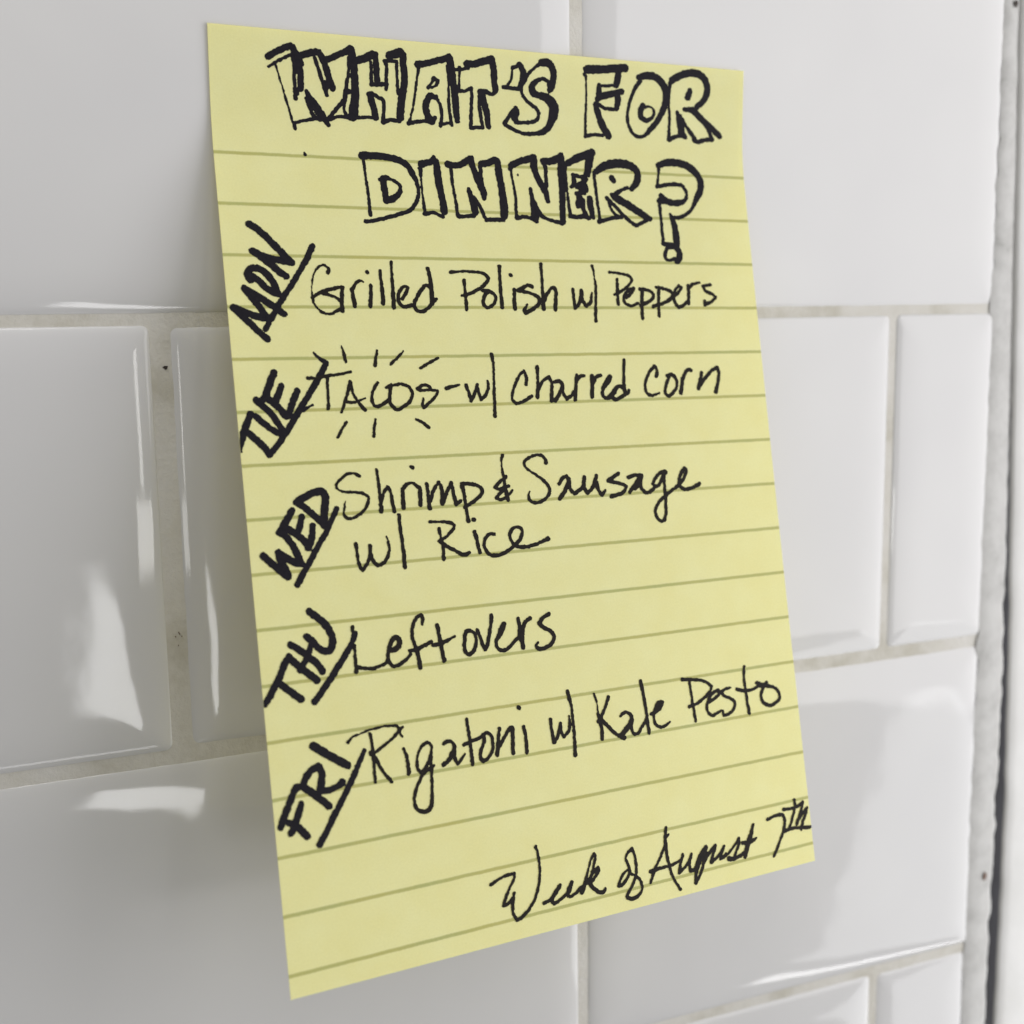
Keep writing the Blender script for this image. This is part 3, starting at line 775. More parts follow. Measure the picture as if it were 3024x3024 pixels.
58.15,60.17,0.61 58.18,61.70,0.56 58.76,62.73,0.60 59.68,62.12,0.51 60.47,61.37,0.51
61.23,58.45,0.48 60.90,60.11,0.62 60.43,62.90,0.67
61.13,59.35,0.56 61.92,58.66,0.57 62.78,58.55,0.49
64.26,58.66,0.64 64.15,60.54,0.70 63.85,62.41,0.76
64.30,59.96,0.70 65.24,58.82,0.64 66.16,58.55,0.55
67.99,58.88,0.85 67.60,59.45,1.08 66.85,60.31,0.84 66.16,61.31,0.55 66.12,62.32,0.55 66.88,62.78,0.55 67.56,62.51,0.84 68.64,61.66,0.85
70.79,61.57,0.65 70.38,60.83,0.71 69.58,60.67,0.65 68.49,61.51,0.77 67.89,62.52,0.71 68.63,63.12,0.59 70.01,62.58,0.56 71.41,61.88,0.56 71.63,61.45,0.44
71.21,55.86,0.59 70.91,58.06,0.50 70.71,60.11,0.54 70.75,61.86,0.56
77.69,58.93,0.66 77.98,57.90,0.57 77.58,57.00,0.54 76.55,57.87,0.52 75.52,59.48,0.52 75.09,60.94,0.53 75.37,62.13,0.52 76.33,62.53,0.52 77.90,62.12,0.28
80.06,58.98,0.67 81.03,58.70,0.73 81.93,59.76,0.54 81.87,60.96,0.54 80.96,62.13,0.57 79.87,62.69,0.57 79.26,62.08,0.57 79.61,60.61,0.54 80.46,59.13,0.54
83.25,59.49,0.67 83.02,60.68,0.67 82.58,62.17,0.72
83.11,59.94,0.67 84.17,58.31,0.58 84.92,57.80,0.58 85.41,58.03,0.58
87.63,58.45,0.55 87.09,60.02,0.62 86.56,61.52,0.73
87.00,60.78,0.75 88.58,59.30,0.59 90.15,57.97,0.59 91.26,57.53,0.62 91.48,58.60,0.62 90.98,60.56,0.59 90.37,62.22,0.82
#day_word WED
8.16,78.07,0.96 9.49,77.42,1.02 11.18,76.69,1.03 12.58,76.62,1.01 13.02,77.47,1.06 12.81,79.05,1.10 12.53,80.62,1.10 12.50,82.09,1.15
8.27,78.13,0.96 9.66,79.18,0.93 11.03,80.52,0.94 12.19,81.73,0.98
14.75,79.52,0.67 13.76,81.16,0.71 12.63,83.12,0.76 11.02,85.37,0.77 9.39,87.82,0.81 8.06,89.71,0.85 7.12,91.18,0.85
7.29,79.42,0.97 6.56,80.55,1.03 5.77,81.61,1.06 5.26,82.24,0.84
8.85,80.43,0.86 8.37,81.80,0.90 7.93,82.89,0.92
10.48,82.01,0.86 10.30,83.29,0.98 9.95,84.50,1.02 9.39,85.47,0.96
5.86,81.90,1.01 7.14,82.72,1.01 8.20,83.58,0.97 9.13,84.66,0.97 9.50,85.53,0.85
2.09,86.15,1.01 3.31,87.41,1.02 4.65,88.74,1.02 5.79,89.78,1.02
5.79,89.78,1.02 5.36,88.36,1.02 4.70,86.98,0.96 4.53,85.85,1.00
4.58,85.86,1.02 5.63,86.72,1.03 6.80,87.49,1.03 8.12,87.93,0.97
8.12,87.93,0.97 7.58,86.44,0.97 6.84,84.71,0.96 5.84,83.29,0.96 4.94,82.67,0.85
#menu_entry Shrimp
19.14,74.44,0.49 18.22,73.95,0.32 17.17,73.97,0.32 15.91,74.76,0.32 15.00,75.72,0.35 15.30,76.45,0.36 16.29,76.87,0.22 17.91,77.04,0.42 19.52,77.35,0.40 20.27,78.05,0.40 19.92,79.33,0.40 18.90,80.42,0.40 17.64,81.12,0.39 16.58,81.26,0.42 15.89,80.79,0.42 15.89,80.07,0.29 16.36,78.38,0.09
22.10,73.58,0.49 22.18,74.97,0.37 22.27,77.01,0.46 22.32,78.76,0.56 22.24,80.50,0.62
22.36,79.05,0.53 23.00,77.35,0.49 23.77,76.52,0.52 24.20,77.56,0.49 24.33,79.18,0.52 24.46,80.57,0.57
26.15,80.17,0.66 26.26,78.42,0.60 26.41,76.96,0.57 27.27,76.21,0.47 28.21,76.11,0.41 29.06,76.90,0.47
29.36,76.99,0.61 29.30,78.32,0.61 29.18,79.78,0.67
28.16,73.35,0.45 28.45,73.54,0.48
30.69,76.33,0.50 30.74,77.96,0.53 30.79,80.48,0.67
30.99,79.31,0.61 31.83,77.43,0.50 32.83,76.23,0.48 33.21,77.07,0.54 33.14,79.89,0.70
33.24,79.75,0.55 34.14,78.02,0.51 35.11,76.43,0.51 35.27,77.94,0.56 35.58,80.20,0.59 36.45,79.58,0.51
37.01,76.76,0.68 37.26,78.81,0.54 37.35,80.91,0.48 37.50,83.17,0.59
37.01,76.69,0.56 38.77,76.87,0.48 40.33,77.48,0.49 40.65,78.26,0.55 39.45,79.54,0.48 37.90,80.35,0.48 37.13,80.75,0.62
17.34,85.46,0.55 17.42,86.90,0.39 17.54,88.62,0.45 18.01,89.79,0.51 18.76,89.01,0.48 19.61,87.36,0.48 19.71,85.94,0.56
19.65,86.94,0.48 19.89,88.24,0.48 20.84,89.26,0.51 22.12,88.58,0.51 22.87,87.20,0.43 22.90,85.47,0.27 22.69,84.66,0.12
25.23,81.28,0.49 25.21,83.17,0.43 25.33,85.66,0.49 25.40,87.84,0.52 25.34,89.86,0.59
30.51,82.81,0.44 31.89,82.87,0.30 33.40,83.02,0.42 34.63,83.42,0.52 34.83,83.86,0.47 34.10,84.75,0.47 33.12,85.51,0.46 31.79,86.11,0.44
32.08,84.07,0.56 32.19,85.32,0.35 32.38,86.51,0.46 32.41,87.93,0.46 32.35,89.28,0.51
32.03,86.19,0.56 33.08,87.04,0.56 34.27,87.73,0.51 35.34,88.46,0.55 36.21,88.77,0.57 37.15,88.43,0.44
38.50,82.97,0.60 38.58,83.00,0.60
38.43,85.07,0.65 38.72,86.53,0.52 38.84,87.74,0.56 39.01,88.59,0.62
42.02,85.70,0.53 41.24,85.58,0.48 40.39,86.18,0.52 39.96,87.11,0.47 40.04,88.07,0.47 40.84,89.10,0.56 41.86,89.36,0.56 43.20,89.17,0.53 44.75,88.45,0.53 45.90,87.70,0.53 46.96,86.68,0.53 47.31,85.37,0.48 46.77,84.84,0.48 45.83,84.90,0.48 44.99,85.81,0.53 45.05,87.02,0.53 45.86,88.06,0.53 47.03,88.33,0.53 48.66,88.28,0.54 50.61,87.82,0.49 52.18,87.27,0.71
45.12,72.20,0.54 44.84,72.92,0.34 44.81,73.77,0.22 44.80,75.00,0.34 44.92,76.35,0.53 45.00,77.94,0.58 45.19,79.18,0.70 45.29,80.04,0.58
45.35,76.01,0.53 44.28,76.68,0.48 43.11,77.65,0.57 43.73,78.05,0.46 44.81,77.87,0.53 45.64,77.61,0.53
44.89,78.30,0.46 43.91,78.73,0.53 43.16,79.54,0.53 43.91,79.89,0.48 45.02,79.53,0.46 46.35,78.39,0.23
53.31,73.95,0.55 53.31,73.33,0.47 52.57,72.61,0.44 51.49,72.50,0.39 50.08,72.93,0.45 49.04,73.74,0.46 49.34,74.62,0.32 50.21,75.35,0.25 51.34,76.15,0.38 52.59,77.15,0.46 53.42,78.32,0.55 53.37,79.31,0.49 52.50,80.24,0.49 51.21,80.78,0.49 49.98,80.76,0.49 49.31,80.17,0.44 49.33,79.43,0.32 49.61,78.77,0.13
55.41,77.81,0.55 56.22,76.86,0.55 57.09,76.53,0.55 57.41,77.42,0.73 56.69,78.76,0.66 55.31,80.42,0.65
57.45,77.05,0.73 57.52,78.81,0.61 58.25,79.73,0.59 59.46,79.05,0.56 60.40,78.22,0.61
60.55,76.97,0.64 60.29,78.59,0.61 60.92,79.77,0.64 62.03,78.82,0.60 63.07,76.73,0.62
62.85,77.98,0.74 63.12,79.27,0.56 63.78,80.32,0.62 64.53,79.48,0.48
67.52,76.67,0.65 66.37,77.25,0.57 65.29,77.83,0.61 66.68,78.22,0.51 68.10,78.56,0.52 68.91,79.06,0.57 68.37,79.92,0.57 66.99,80.47,0.61 65.67,80.65,0.61
69.62,77.43,0.63 71.05,77.12,0.58 72.22,77.19,0.69 71.37,78.17,0.66 69.51,80.12,0.68
72.37,77.19,0.66 71.89,78.71,0.76 72.20,79.76,0.58 73.01,80.46,0.58 74.25,80.02,0.58 75.09,79.29,0.58
70.61,79.54,0.63 71.73,78.83,0.63
77.33,76.94,1.09 76.27,77.02,0.59 75.10,77.99,0.58 74.54,78.87,0.53 75.07,79.42,0.58 76.03,78.95,0.53 76.71,77.69,0.59
77.00,77.19,0.89 77.00,79.01,0.45 76.92,80.83,0.63 76.85,82.64,0.49 76.61,84.57,0.50 76.09,85.70,0.64 75.33,85.77,0.58 74.55,84.82,0.53 74.53,83.78,0.53 75.47,82.29,0.53 76.79,81.34,0.64 78.26,80.39,0.50 80.05,79.45,0.59 81.46,77.95,0.54 82.06,76.80,0.51 81.65,76.39,0.71 80.76,77.39,0.59 80.19,78.93,0.59 80.59,80.00,0.59 81.77,80.33,0.59 83.19,80.02,0.60 84.57,79.51,0.66
#day_word THU
8.63,95.57,1.06 9.90,96.64,1.03 11.14,98.00,1.04 11.81,99.40,1.04 11.90,100.85,1.04 11.33,101.89,1.03 10.41,101.89,0.96 9.44,101.23,0.96 8.63,100.15,0.96 7.69,99.33,0.89
5.10,100.35,0.94 6.47,101.33,0.95 7.82,102.58,1.02 9.08,103.71,0.96 9.75,105.00,1.00
4.64,102.20,0.99 5.60,103.29,1.01 6.83,104.53,1.01 7.88,105.43,1.02 8.82,106.31,1.00
8.33,100.88,0.71 7.76,102.02,0.84 7.07,103.25,0.84 6.17,104.40,0.81
4.64,102.20,0.94 3.81,103.29,0.94 2.98,104.92,1.00 1.95,106.51,0.93 1.04,107.89,0.93 0.23,108.90,0.77
2.77,105.97,1.00 4.00,107.10,0.94 5.13,108.11,0.98 5.90,108.84,1.04
15.75,99.72,0.75 15.29,100.79,0.75 14.32,102.24,0.82 12.97,103.97,0.85 11.51,105.77,0.85 9.95,107.55,0.89 8.03,109.58,0.88
#menu_entry Leftovers
15.39,98.70,0.59 15.30,99.19,0.48
15.40,101.66,0.48 15.40,102.78,0.41 15.35,104.44,0.48 15.32,105.77,0.62
15.35,105.00,0.62 16.60,105.37,0.51 17.88,105.59,0.52 19.09,105.46,0.44 20.59,104.85,0.49 20.98,103.43,0.53 21.49,102.13,0.58 22.32,101.10,0.58 23.02,101.40,0.72 23.12,102.15,0.82 22.50,102.87,0.77 21.37,103.25,0.53
20.84,104.21,0.58 21.15,105.26,0.53 21.83,105.68,0.53 23.07,105.38,0.52 24.12,104.71,0.49 24.80,104.11,0.38
27.34,99.48,0.38 27.56,98.58,0.55 27.33,97.92,0.50 26.55,98.24,0.50 25.82,99.31,0.50 25.44,100.53,0.50 25.47,101.91,0.49 25.77,103.08,0.54 26.09,104.61,0.54 26.26,106.45,0.68
24.74,103.53,0.53 25.98,103.45,0.54 27.26,103.03,0.50 28.61,102.55,0.55
29.96,99.99,0.66 30.09,101.62,0.50 30.23,103.14,0.50 30.39,104.54,0.55 30.56,105.83,0.69
28.86,103.10,0.54 30.12,103.07,0.50 31.42,102.64,0.50 32.87,102.11,0.31
35.78,101.50,0.51 35.00,101.59,0.61 34.62,102.71,0.55 34.41,103.97,0.55 34.60,105.04,0.55 35.08,105.39,0.55 35.89,104.96,0.56 36.54,103.87,0.51 36.67,102.71,0.51 36.38,101.86,0.44 35.78,101.50,0.44
36.99,101.57,0.51 37.38,102.67,0.51 37.70,103.88,0.55 38.16,104.88,0.61 38.75,103.77,0.57 39.27,102.06,0.55 39.69,100.69,0.56 39.91,99.41,0.59
42.01,101.06,0.80 41.43,102.06,1.04 40.79,103.06,0.68 40.29,103.94,0.52 40.44,104.91,0.52 41.29,105.48,0.56 42.38,105.13,0.56 43.54,104.32,0.47 44.72,103.38,0.53
44.80,100.40,0.56 44.91,101.73,0.53 44.99,103.29,0.98 45.12,104.50,0.75 45.15,105.34,0.69
45.28,103.08,0.69 45.70,101.81,0.57 46.35,100.92,0.53 47.12,100.59,0.58
50.76,100.24,0.64 49.47,100.77,0.59 48.68,101.66,0.58 49.41,102.40,0.57 50.55,103.07,0.57 51.26,103.99,0.59 50.84,105.16,0.59 49.53,105.85,0.58 48.03,105.91,0.63 47.69,105.39,0.58 48.17,104.79,0.23
#day_word FRI
7.18,116.17,1.15 8.54,117.24,1.10 10.35,118.60,1.10 12.39,120.00,1.11
5.01,122.12,1.03 6.25,123.18,1.00 7.48,124.34,1.00 8.82,125.64,0.98
5.05,121.71,1.03 5.60,120.68,0.97 6.59,119.78,0.94 7.65,119.38,0.98 8.11,120.39,1.01 7.99,121.55,1.00 7.60,123.19,1.03
7.93,123.25,0.87 9.07,123.23,0.83 10.23,122.99,0.79 11.20,122.51,1.08
3.79,122.03,0.92 3.12,123.18,0.92 2.31,124.72,0.92 1.51,126.15,0.98 0.95,127.40,0.95
3.80,121.97,0.82 5.02,122.02,0.82
1.99,126.86,0.81 3.03,127.47,0.92 4.04,128.49,0.98 4.88,129.48,1.03
4.43,124.56,0.86 3.99,125.64,0.92 3.29,127.09,1.02 2.60,128.43,0.85 2.31,128.64,0.76
15.37,118.18,0.54 14.52,119.58,0.65 13.25,121.66,0.78 12.01,123.61,0.84 10.66,125.53,0.83 9.18,127.62,0.87 7.84,129.61,0.87 6.68,131.08,0.93
#menu_entry Rigatoni
12.74,116.56,0.38 13.63,115.83,0.27 15.06,115.49,0.24 16.52,115.10,0.21 17.70,115.05,0.25 18.91,114.89,0.25 20.10,114.96,0.33 21.16,115.16,0.37 21.46,115.71,0.40 21.02,116.42,0.37 19.85,117.25,0.34 18.45,118.03,0.34 17.06,118.81,0.34
16.57,115.66,0.41 16.68,116.88,0.38 16.74,117.99,0.38 16.76,118.87,0.62 16.76,119.97,0.47 16.67,121.38,0.39 16.64,123.23,0.47
16.42,118.77,0.74 16.60,118.74,0.74
17.09,119.69,0.52 17.75,121.22,0.41 18.45,122.43,0.43 19.38,123.69,0.51
22.15,115.48,0.29 21.61,115.95,0.37 21.67,116.52,0.25 21.98,117.01,0.20
21.95,118.90,0.41 22.31,120.07,0.41 22.42,121.20,0.48 22.42,122.86,0.60
26.65,119.96,0.37 26.74,119.19,0.42 26.20,118.54,0.44 25.24,118.85,0.42 24.46,119.84,0.41 24.01,121.11,0.40 24.09,122.58,0.42 24.53,123.04,0.44 25.46,122.35,0.44 26.20,121.24,0.49 26.63,120.18,0.42
26.54,120.95,0.42 26.33,122.04,0.54
26.81,122.34,0.49 25.77,122.85,0.49 24.85,123.37,0.44 24.00,124.45,0.41 23.23,125.87,0.44 22.91,127.14,0.44 23.07,128.39,0.48 23.84,129.08,0.52 24.80,129.24,0.52 25.59,128.72,0.53 25.95,127.23,0.49 26.16,125.37,0.42 26.31,123.49,0.41 26.49,122.51,0.54
28.92,119.12,0.49 29.45,118.86,0.50 30.30,119.05,0.50 30.77,119.91,0.59 30.33,120.98,0.83 29.48,121.87,0.65 28.53,122.50,0.59
30.83,119.92,0.54 30.57,121.59,0.59 31.01,122.73,0.50 31.70,122.22,0.42 32.50,121.32,0.26
33.42,115.86,0.50 33.52,117.47,0.43 33.60,119.43,0.45 33.68,121.50,0.54 33.67,123.21,0.60
32.48,119.83,0.55 33.65,119.56,0.50 34.96,119.30,0.50 36.02,118.99,0.48
36.20,118.79,0.56 36.06,120.04,0.54 35.39,121.31,0.50 35.15,122.31,0.50 35.58,123.00,0.54 36.51,122.75,0.51 37.33,121.84,0.46 37.69,120.40,0.46 37.46,119.09,0.46 36.88,118.55,0.46 36.07,118.83,0.51
39.15,118.19,0.46 38.81,119.76,0.51 38.52,121.10,0.56 38.25,122.45,0.61
38.62,121.35,0.56 39.99,119.70,0.44 41.20,118.37,0.47 41.65,118.44,0.57 41.41,120.38,0.56 41.21,122.57,0.61
43.68,118.62,0.52 43.84,120.05,0.47 43.86,121.46,0.56 43.75,122.90,0.59
43.13,115.23,0.62 43.25,115.33,0.62
48.89,118.07,0.53 48.90,119.86,0.44 49.11,122.02,0.57
49.11,122.02,0.57 49.99,120.97,0.53 50.66,119.05,0.53
50.59,119.39,0.53 50.72,120.60,0.53 51.11,121.32,0.48 52.09,120.57,0.46 52.46,119.31,0.46 52.49,117.99,0.23
52.76,113.79,0.59 52.85,114.76,0.58 53.11,116.00,0.42 53.18,118.18,0.46 53.16,120.57,0.48 53.04,122.59,0.54 52.86,124.83,0.61
57.85,114.95,0.38 58.09,115.84,0.30 58.26,116.71,0.14 58.21,117.68,0.22 58.28,118.78,0.47 58.46,120.15,0.60 58.65,121.39,0.62 58.51,122.82,0.62
60.64,115.88,0.59 59.97,117.20,0.47 59.07,118.65,0.55 58.09,119.73,0.65
58.55,119.43,0.81 59.80,120.71,0.59 61.18,122.25,0.55 62.89,123.43,0.55
62.68,119.48,0.47 63.39,119.02,0.50 64.44,119.30,0.50 64.91,120.10,0.61 64.35,121.13,0.85 63.35,122.09,0.92 62.38,122.92,0.79 63.06,123.27,0.61
64.94,120.48,0.48 64.62,121.78,0.56 64.98,122.94,0.50 65.85,122.95,0.48 66.87,121.87,0.43 67.73,120.88,0.43
67.48,114.01,0.56 67.76,116.17,0.51 67.95,118.68,0.48 68.05,121.30,0.51 68.10,123.17,0.62
69.03,120.01,0.60 69.94,119.83,0.57 71.07,119.12,0.57 71.55,118.31,0.51 70.88,118.28,0.68 69.86,119.32,0.62 69.46,120.64,0.48 69.67,121.91,0.48 70.61,122.61,0.51 71.68,122.45,0.46 72.63,122.03,0.33
71.18,118.32,0.81 70.22,119.37,0.67
76.32,114.87,0.58 77.97,115.09,0.46 79.77,115.39,0.46 81.53,116.13,0.50 82.43,116.96,0.50 81.93,117.79,0.50 80.56,118.75,0.49 78.60,119.63,0.48 77.11,119.86,0.58
77.74,115.44,0.46 77.82,117.36,0.41 77.98,119.67,0.50 78.21,122.56,0.52
81.45,119.64,0.64 82.68,119.17,0.46 83.87,118.44,0.49 83.80,117.78,0.49 82.51,118.12,0.50 81.52,119.14,0.59 80.89,120.33,0.49 81.12,121.51,0.50 81.97,122.15,0.50 82.94,121.90,0.49 83.93,121.53,0.35
86.49,117.69,0.41 85.37,117.80,0.42 84.37,118.24,0.59 84.90,118.96,0.47 86.38,119.68,0.47 87.14,120.56,0.50 86.75,121.67,0.50 85.54,122.40,0.51 84.43,122.50,0.54 84.30,121.71,0.38
90.10,114.25,0.55 89.81,116.11,0.42 89.83,118.33,0.50 89.93,120.56,0.50 90.17,122.94,0.64
88.01,118.22,0.64 89.39,118.66,0.54 90.98,118.75,0.46 92.81,118.34,0.43 93.97,118.23,0.58
93.91,118.62,0.52 93.23,120.10,0.52 93.55,121.33,0.55 94.75,122.09,0.55 96.26,121.90,0.55 97.44,121.08,0.56 97.21,119.72,0.53 96.02,118.77,0.53 94.29,118.27,0.67 92.52,117.51,0.51
94.84,117.82,0.52 93.95,118.36,0.61
#date_note Week of August 7th
34.59,142.79,0.50 35.80,142.37,0.32 37.14,141.97,0.36 38.97,141.89,0.46
38.97,141.89,0.46 39.02,142.46,0.40 38.24,143.55,0.39 37.28,145.03,0.42 36.44,146.54,0.50
36.44,146.54,0.50 37.23,146.48,0.45 38.22,145.80,0.43 38.71,145.00,0.39
38.57,145.08,0.45 38.19,146.58,0.45 38.07,148.01,0.43 38.57,149.24,0.55 39.50,149.11,0.50 40.93,148.18,0.43 42.31,146.66,0.40 43.19,144.91,0.40 43.73,142.74,0.37 43.82,140.46,0.37 43.67,139.05,0.31 43.48,138.44,0.51
43.90,147.74,0.51 45.00,147.47,0.44 46.21,146.46,0.56 47.27,145.53,0.52
47.11,145.73,0.68 46.05,146.66,0.67 45.39,147.55,0.61 45.72,148.14,0.51 46.84,147.86,0.47 48.29,147.13,0.47 49.41,145.86,0.57
49.52,145.54,0.62 48.90,146.57,0.87 48.40,147.27,0.57 48.89,147.72,0.47 49.88,147.47,0.45 51.37,146.62,0.48
51.25,147.53,0.62 52.13,146.08,0.63 52.74,144.57,0.31 53.52,142.85,0.29 54.37,141.72,0.43 54.59,142.12,0.38 54.12,143.56,0.34 53.36,145.16,0.44 52.53,146.16,0.75
52.68,146.08,0.69 53.82,144.79,0.34 54.88,144.18,0.53 54.97,144.55,0.46 53.99,145.64,0.48 52.94,146.25,0.69 53.51,147.19,0.57 54.63,148.18,0.53 55.46,148.30,0.53 55.87,147.86,0.44
60.61,145.70,0.32 59.68,146.23,0.37 58.82,147.35,0.42 58.60,147.96,0.64 59.47,147.85,0.46 60.44,146.98,0.45 61.10,145.80,0.43 60.76,144.66,0.39 60.53,143.65,0.35 60.99,142.91,0.38 62.00,142.33,0.45 62.27,143.04,0.39 62.43,144.51,0.39 62.45,145.96,0.39 62.07,147.19,0.43 61.25,148.46,0.43 60.14,149.77,0.42 60.00,150.27,0.59 61.09,150.69,0.59 62.45,150.26,0.49 63.14,149.45,0.43 63.14,148.37,0.43 62.30,147.12,0.39 61.23,146.48,0.30
69.40,140.16,0.51 69.05,141.69,0.56 68.94,143.01,0.61 68.95,144.60,0.44 69.15,146.35,0.50 69.62,148.39,0.44 70.30,149.99,0.47 71.03,151.19,0.48
69.76,141.33,0.33 69.17,141.83,0.48
68.87,143.00,0.48 67.57,144.93,0.36 66.32,146.50,0.50 64.98,148.82,0.43
65.24,146.89,0.55 66.57,146.80,0.55 68.21,146.76,0.48 69.70,146.70,0.48 71.57,146.22,0.27
72.28,145.38,0.56 71.63,146.85,0.44 71.13,148.34,0.61 72.43,147.62,0.44 73.46,146.73,0.47 74.14,145.69,0.47
74.04,145.85,0.49 73.45,147.34,0.51 73.52,148.46,0.61 74.45,148.40,0.57 75.54,147.14,0.87
77.35,145.15,0.82 76.43,146.21,1.29 75.52,147.26,1.15 74.98,148.39,0.74 74.52,149.53,0.47 74.35,150.72,0.62 75.32,149.82,0.41 76.12,148.50,0.45 76.73,147.38,0.63 77.50,146.30,0.68
77.47,146.54,0.57 79.34,145.29,0.50
79.43,145.24,0.58 78.69,146.66,0.48 78.12,147.91,0.57 79.36,147.41,0.45 80.57,146.53,0.46 81.24,145.66,0.46
81.24,145.66,0.46 80.52,146.90,0.52 80.25,147.72,0.52 81.59,147.11,0.46
80.61,147.66,0.46 81.77,147.23,0.40 83.44,146.13,0.35 84.72,144.94,0.47 84.58,145.91,0.47 83.88,146.99,0.40 83.32,147.98,0.51
82.07,148.06,0.85 83.14,148.28,0.67 84.41,148.09,0.56 85.73,147.69,0.61
88.19,143.15,0.56 87.66,144.39,0.68 86.80,146.01,0.99 86.04,147.42,0.81 85.62,148.44,0.74
85.42,145.91,0.56 86.79,146.12,0.86 87.81,145.87,0.57 88.61,145.64,0.30
91.64,142.84,0.58 93.12,142.50,0.53 95.12,142.58,0.58 95.49,143.62,0.53 95.23,144.93,0.53 94.81,145.88,0.48 93.71,147.47,0.48 92.81,148.76,0.48 92.19,149.54,0.60
98.31,140.48,0.64 98.26,141.50,0.54 97.70,142.89,0.49 97.00,144.24,0.46 96.42,145.27,0.48
95.54,141.69,0.58 97.12,141.81,0.48 98.61,141.68,0.54 99.83,141.33,0.54
100.15,141.15,0.59 99.69,142.34,0.54 99.00,143.59,0.59 98.23,144.88,0.64
98.88,143.91,0.71 99.87,143.17,0.54 101.02,142.35,0.54
101.02,142.35,0.54 100.59,143.31,0.59 99.84,144.43,0.54 99.41,145.38,0.59 99.15,146.14,0.42
95.28,145.63,0.58 96.90,145.48,0.53 98.93,145.64,0.54 100.66,145.97,0.59 101.70,145.94,0.49
"""


def value_noise(U, S, scale, seed):
    r = np.random.RandomState(seed)
    g = r.rand(64, 64)
    a, b = U / scale, S / scale
    ia, ib = np.floor(a).astype(int), np.floor(b).astype(int)
    fa, fb = a - ia, b - ib
    fa, fb = fa * fa * (3 - 2 * fa), fb * fb * (3 - 2 * fb)
    q = lambda i, j: g[i % 64, j % 64]
    return (q(ia, ib) * (1 - fa) + q(ia + 1, ib) * fa) * (1 - fb) + (q(ia, ib + 1) * (1 - fa) + q(ia + 1, ib + 1) * fa) * fb - .5


def smooth_stroke(P):
    """centripetal spline through the pen points; sharp turns stay sharp"""
    P = np.asarray(P, float)
    if len(P) < 3:
        return P
    keep = [0]
    for i in range(1, len(P) - 1):
        a, b = P[i, :2] - P[i - 1, :2], P[i + 1, :2] - P[i, :2]
        if a @ b < 0.25 * np.linalg.norm(a) * np.linalg.norm(b):
            keep.append(i)
    keep.append(len(P) - 1)
    out = [P[0]]
    for k0, k1 in zip(keep[:-1], keep[1:]):
        Q = P[k0:k1 + 1]
        for i in range(len(Q) - 1):
            p1, p2 = Q[i], Q[i + 1]
            p0 = Q[i - 1] if i > 0 else 2 * p1 - p2
            p3 = Q[i + 2] if i + 2 < len(Q) else 2 * p2 - p1
            l = [max(np.linalg.norm(q[:2] - w[:2]), 1e-3) ** .5 for q, w in ((p1, p0), (p2, p1), (p3, p2))]
            m1 = (p2 - p1) / l[1] - (p2 - p0) / (l[0] + l[1]) + (p1 - p0) / l[0]
            m2 = (p3 - p2) / l[2] - (p3 - p1) / (l[1] + l[2]) + (p2 - p1) / l[1]
            m1, m2 = m1 * l[1], m2 * l[1]
            n = max(2, int(np.linalg.norm(p2[:2] - p1[:2]) / 0.35) + 1)
            for t in np.linspace(0, 1, n + 1)[1:]:
                h = (2 * t**3 - 3 * t**2 + 1) * p1 + (t**3 - 2 * t**2 + t) * m1 + (-2 * t**3 + 3 * t**2) * p2 + (t**3 - t**2) * m2
                h[2] = p1[2] + (p2[2] - p1[2]) * t
                out.append(h)
    return np.array(out)


CELL = 0.10
MSQ = {1: [(3, 0)], 2: [(0, 1)], 3: [(3, 1)], 4: [(1, 2)], 6: [(0, 2)], 7: [(3, 2)], 8: [(2, 3)], 9: [(2, 0)], 11: [(2, 1)],
       12: [(1, 3)], 13: [(1, 0)], 14: [(0, 3)]}


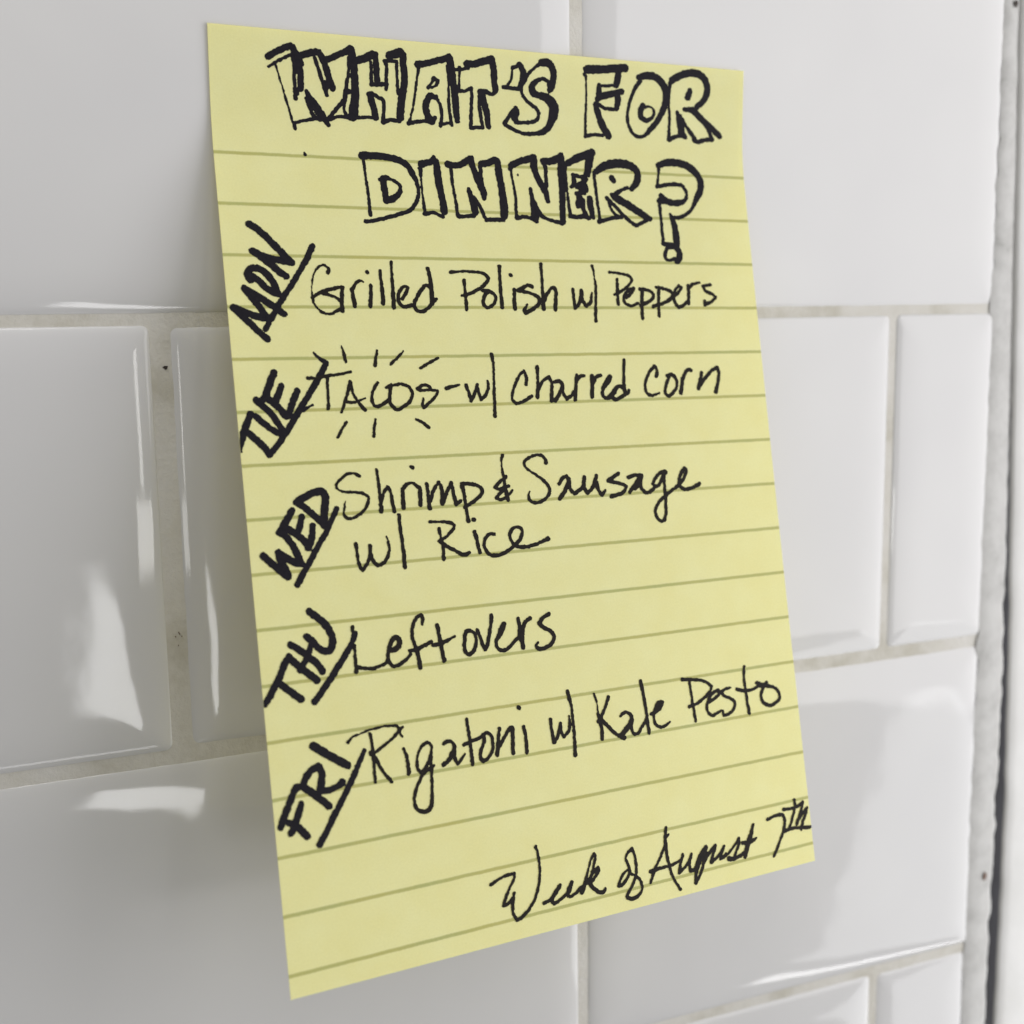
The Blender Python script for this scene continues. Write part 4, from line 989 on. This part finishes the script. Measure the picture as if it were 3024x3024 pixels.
def ink_mesh(name, strokes, mat, lift, seed):
    S = [smooth_stroke(s) for s in strokes]
    allp = np.concatenate(S)
    u0, s0 = allp[:, 0].min() - 1.5, allp[:, 1].min() - 1.5
    u1, s1 = allp[:, 0].max() + 1.5, allp[:, 1].max() + 1.5
    gu = np.arange(u0, u1, CELL)
    gs = np.arange(s0, s1, CELL)
    D = np.full((len(gs), len(gu)), 5.0)
    U, SS = np.meshgrid(gu, gs)
    for P in S:
        if len(P) == 1:
            P = np.repeat(P, 2, 0)
        for a, b in zip(P[:-1], P[1:]):
            m = max(a[2], b[2]) / 2 + 0.5
            i0, i1 = np.searchsorted(gu, [min(a[0], b[0]) - m, max(a[0], b[0]) + m])
            j0, j1 = np.searchsorted(gs, [min(a[1], b[1]) - m, max(a[1], b[1]) + m])
            X, Y = U[j0:j1, i0:i1], SS[j0:j1, i0:i1]
            d = b[:2] - a[:2]
            t = np.clip(((X - a[0]) * d[0] + (Y - a[1]) * d[1]) / max(d @ d, 1e-9), 0, 1)
            q = np.hypot(X - a[0] - t * d[0], Y - a[1] - t * d[1]) - (a[2] + (b[2] - a[2]) * t) / 2 - 0.07
            D[j0:j1, i0:i1] = np.minimum(D[j0:j1, i0:i1], q)
    D = D + 0.16 * value_noise(U, SS, 0.42, seed) + 0.10 * value_noise(U, SS, 0.17, seed + 50)
    D = np.maximum(D, np.maximum(np.maximum(0.03 - U, U - PW + 0.03), np.maximum(0.03 - SS, SS - PH + 0.03)))
    I = D < 0
    H, W = D.shape
    code = I[:-1, :-1] * 1 + I[:-1, 1:] * 2 + I[1:, 1:] * 4 + I[1:, :-1] * 8
    verts, faces, vid = [], [], {}

    def corner(j, i):
        k = (0, j, i)
        if k not in vid:
            vid[k] = len(verts)
            verts.append((gu[i], gs[j]))
        return vid[k]

    def cross(j, i, dj, di):
        k = (1, j, i, dj)
        if k not in vid:
            t = D[j, i] / (D[j, i] - D[j + dj, i + di])
            vid[k] = len(verts)
            verts.append((gu[i] + t * di * CELL, gs[j] + t * dj * CELL))
        return vid[k]

    for j, i in np.argwhere(code > 0):
        c = int(code[j, i])
        if c == 15:
            faces.append((corner(j, i), corner(j + 1, i), corner(j + 1, i + 1), corner(j, i + 1)))
            continue
        cs = [(j, i), (j, i + 1), (j + 1, i + 1), (j + 1, i)]
        es = [(j, i, 0, 1), (j, i + 1, 1, 0), (j + 1, i, 0, 1), (j, i, 1, 0)]
        poly = []
        for k in range(4):
            if c >> k & 1:
                poly.append(corner(*cs[k]))
            if (c >> k & 1) != (c >> ((k + 1) % 4) & 1):
                poly.append(cross(*es[k]))
        if len(poly) >= 3:
            faces.append(tuple(poly[::-1]))
    v = np.array(verts)
    P3 = sheet(v[:, 0], v[:, 1], lift)
    return mesh_obj(name, [tuple(p) for p in P3], faces, mat, note, uvs=v)


words, cur = [], None
for ln in INK.strip().splitlines():
    if ln.startswith('#'):
        k, _, txt = ln[1:].partition(' ')
        cur = (k, txt, [])
        words.append(cur)
    else:
        bold = 0.06 if cur[0] == 'day_word' else 0.0       # the broad tip spreads a little
        cur[2].append([[float(q) + (bold if i == 2 else 0.0) for i, q in enumerate(p.split(','))] for p in ln.split()])
PART_LABEL = {
    'WHATS': "heading word WHAT'S in black block letters with thick drop shadow",
    'FOR': "heading word FOR in outlined block letters",
    'DINNER?': "heading word DINNER? in outlined block letters",
    'MON': "slanted thick marker word MON", 'TUE': "slanted thick marker word TUE",
    'WED': "slanted thick marker word WED", 'THU': "slanted thick marker word THU",
    'FRI': "slanted thick marker word FRI",
    'Grilled Polish': "handwritten line Grilled Polish w/ Peppers",
    'TACOS': "handwritten line TACOS w/ Charred Corn with short rays around TACOS",
    'Shrimp': "handwritten lines Shrimp & Sausage w/ Rice",
    'Leftovers': "handwritten line Leftovers",
    'Rigatoni': "handwritten line Rigatoni w/ Kale Pesto",
    'Week of August 7th': "cursive line Week of August 7th",
}
for n, (kind, txt, strokes) in enumerate(words):
    o = ink_mesh(kind, strokes, M_MARKER if kind in ('heading_word', 'day_word') else M_PEN, 0.03 + 0.004 * n, n)
    o["label"] = PART_LABEL[txt]
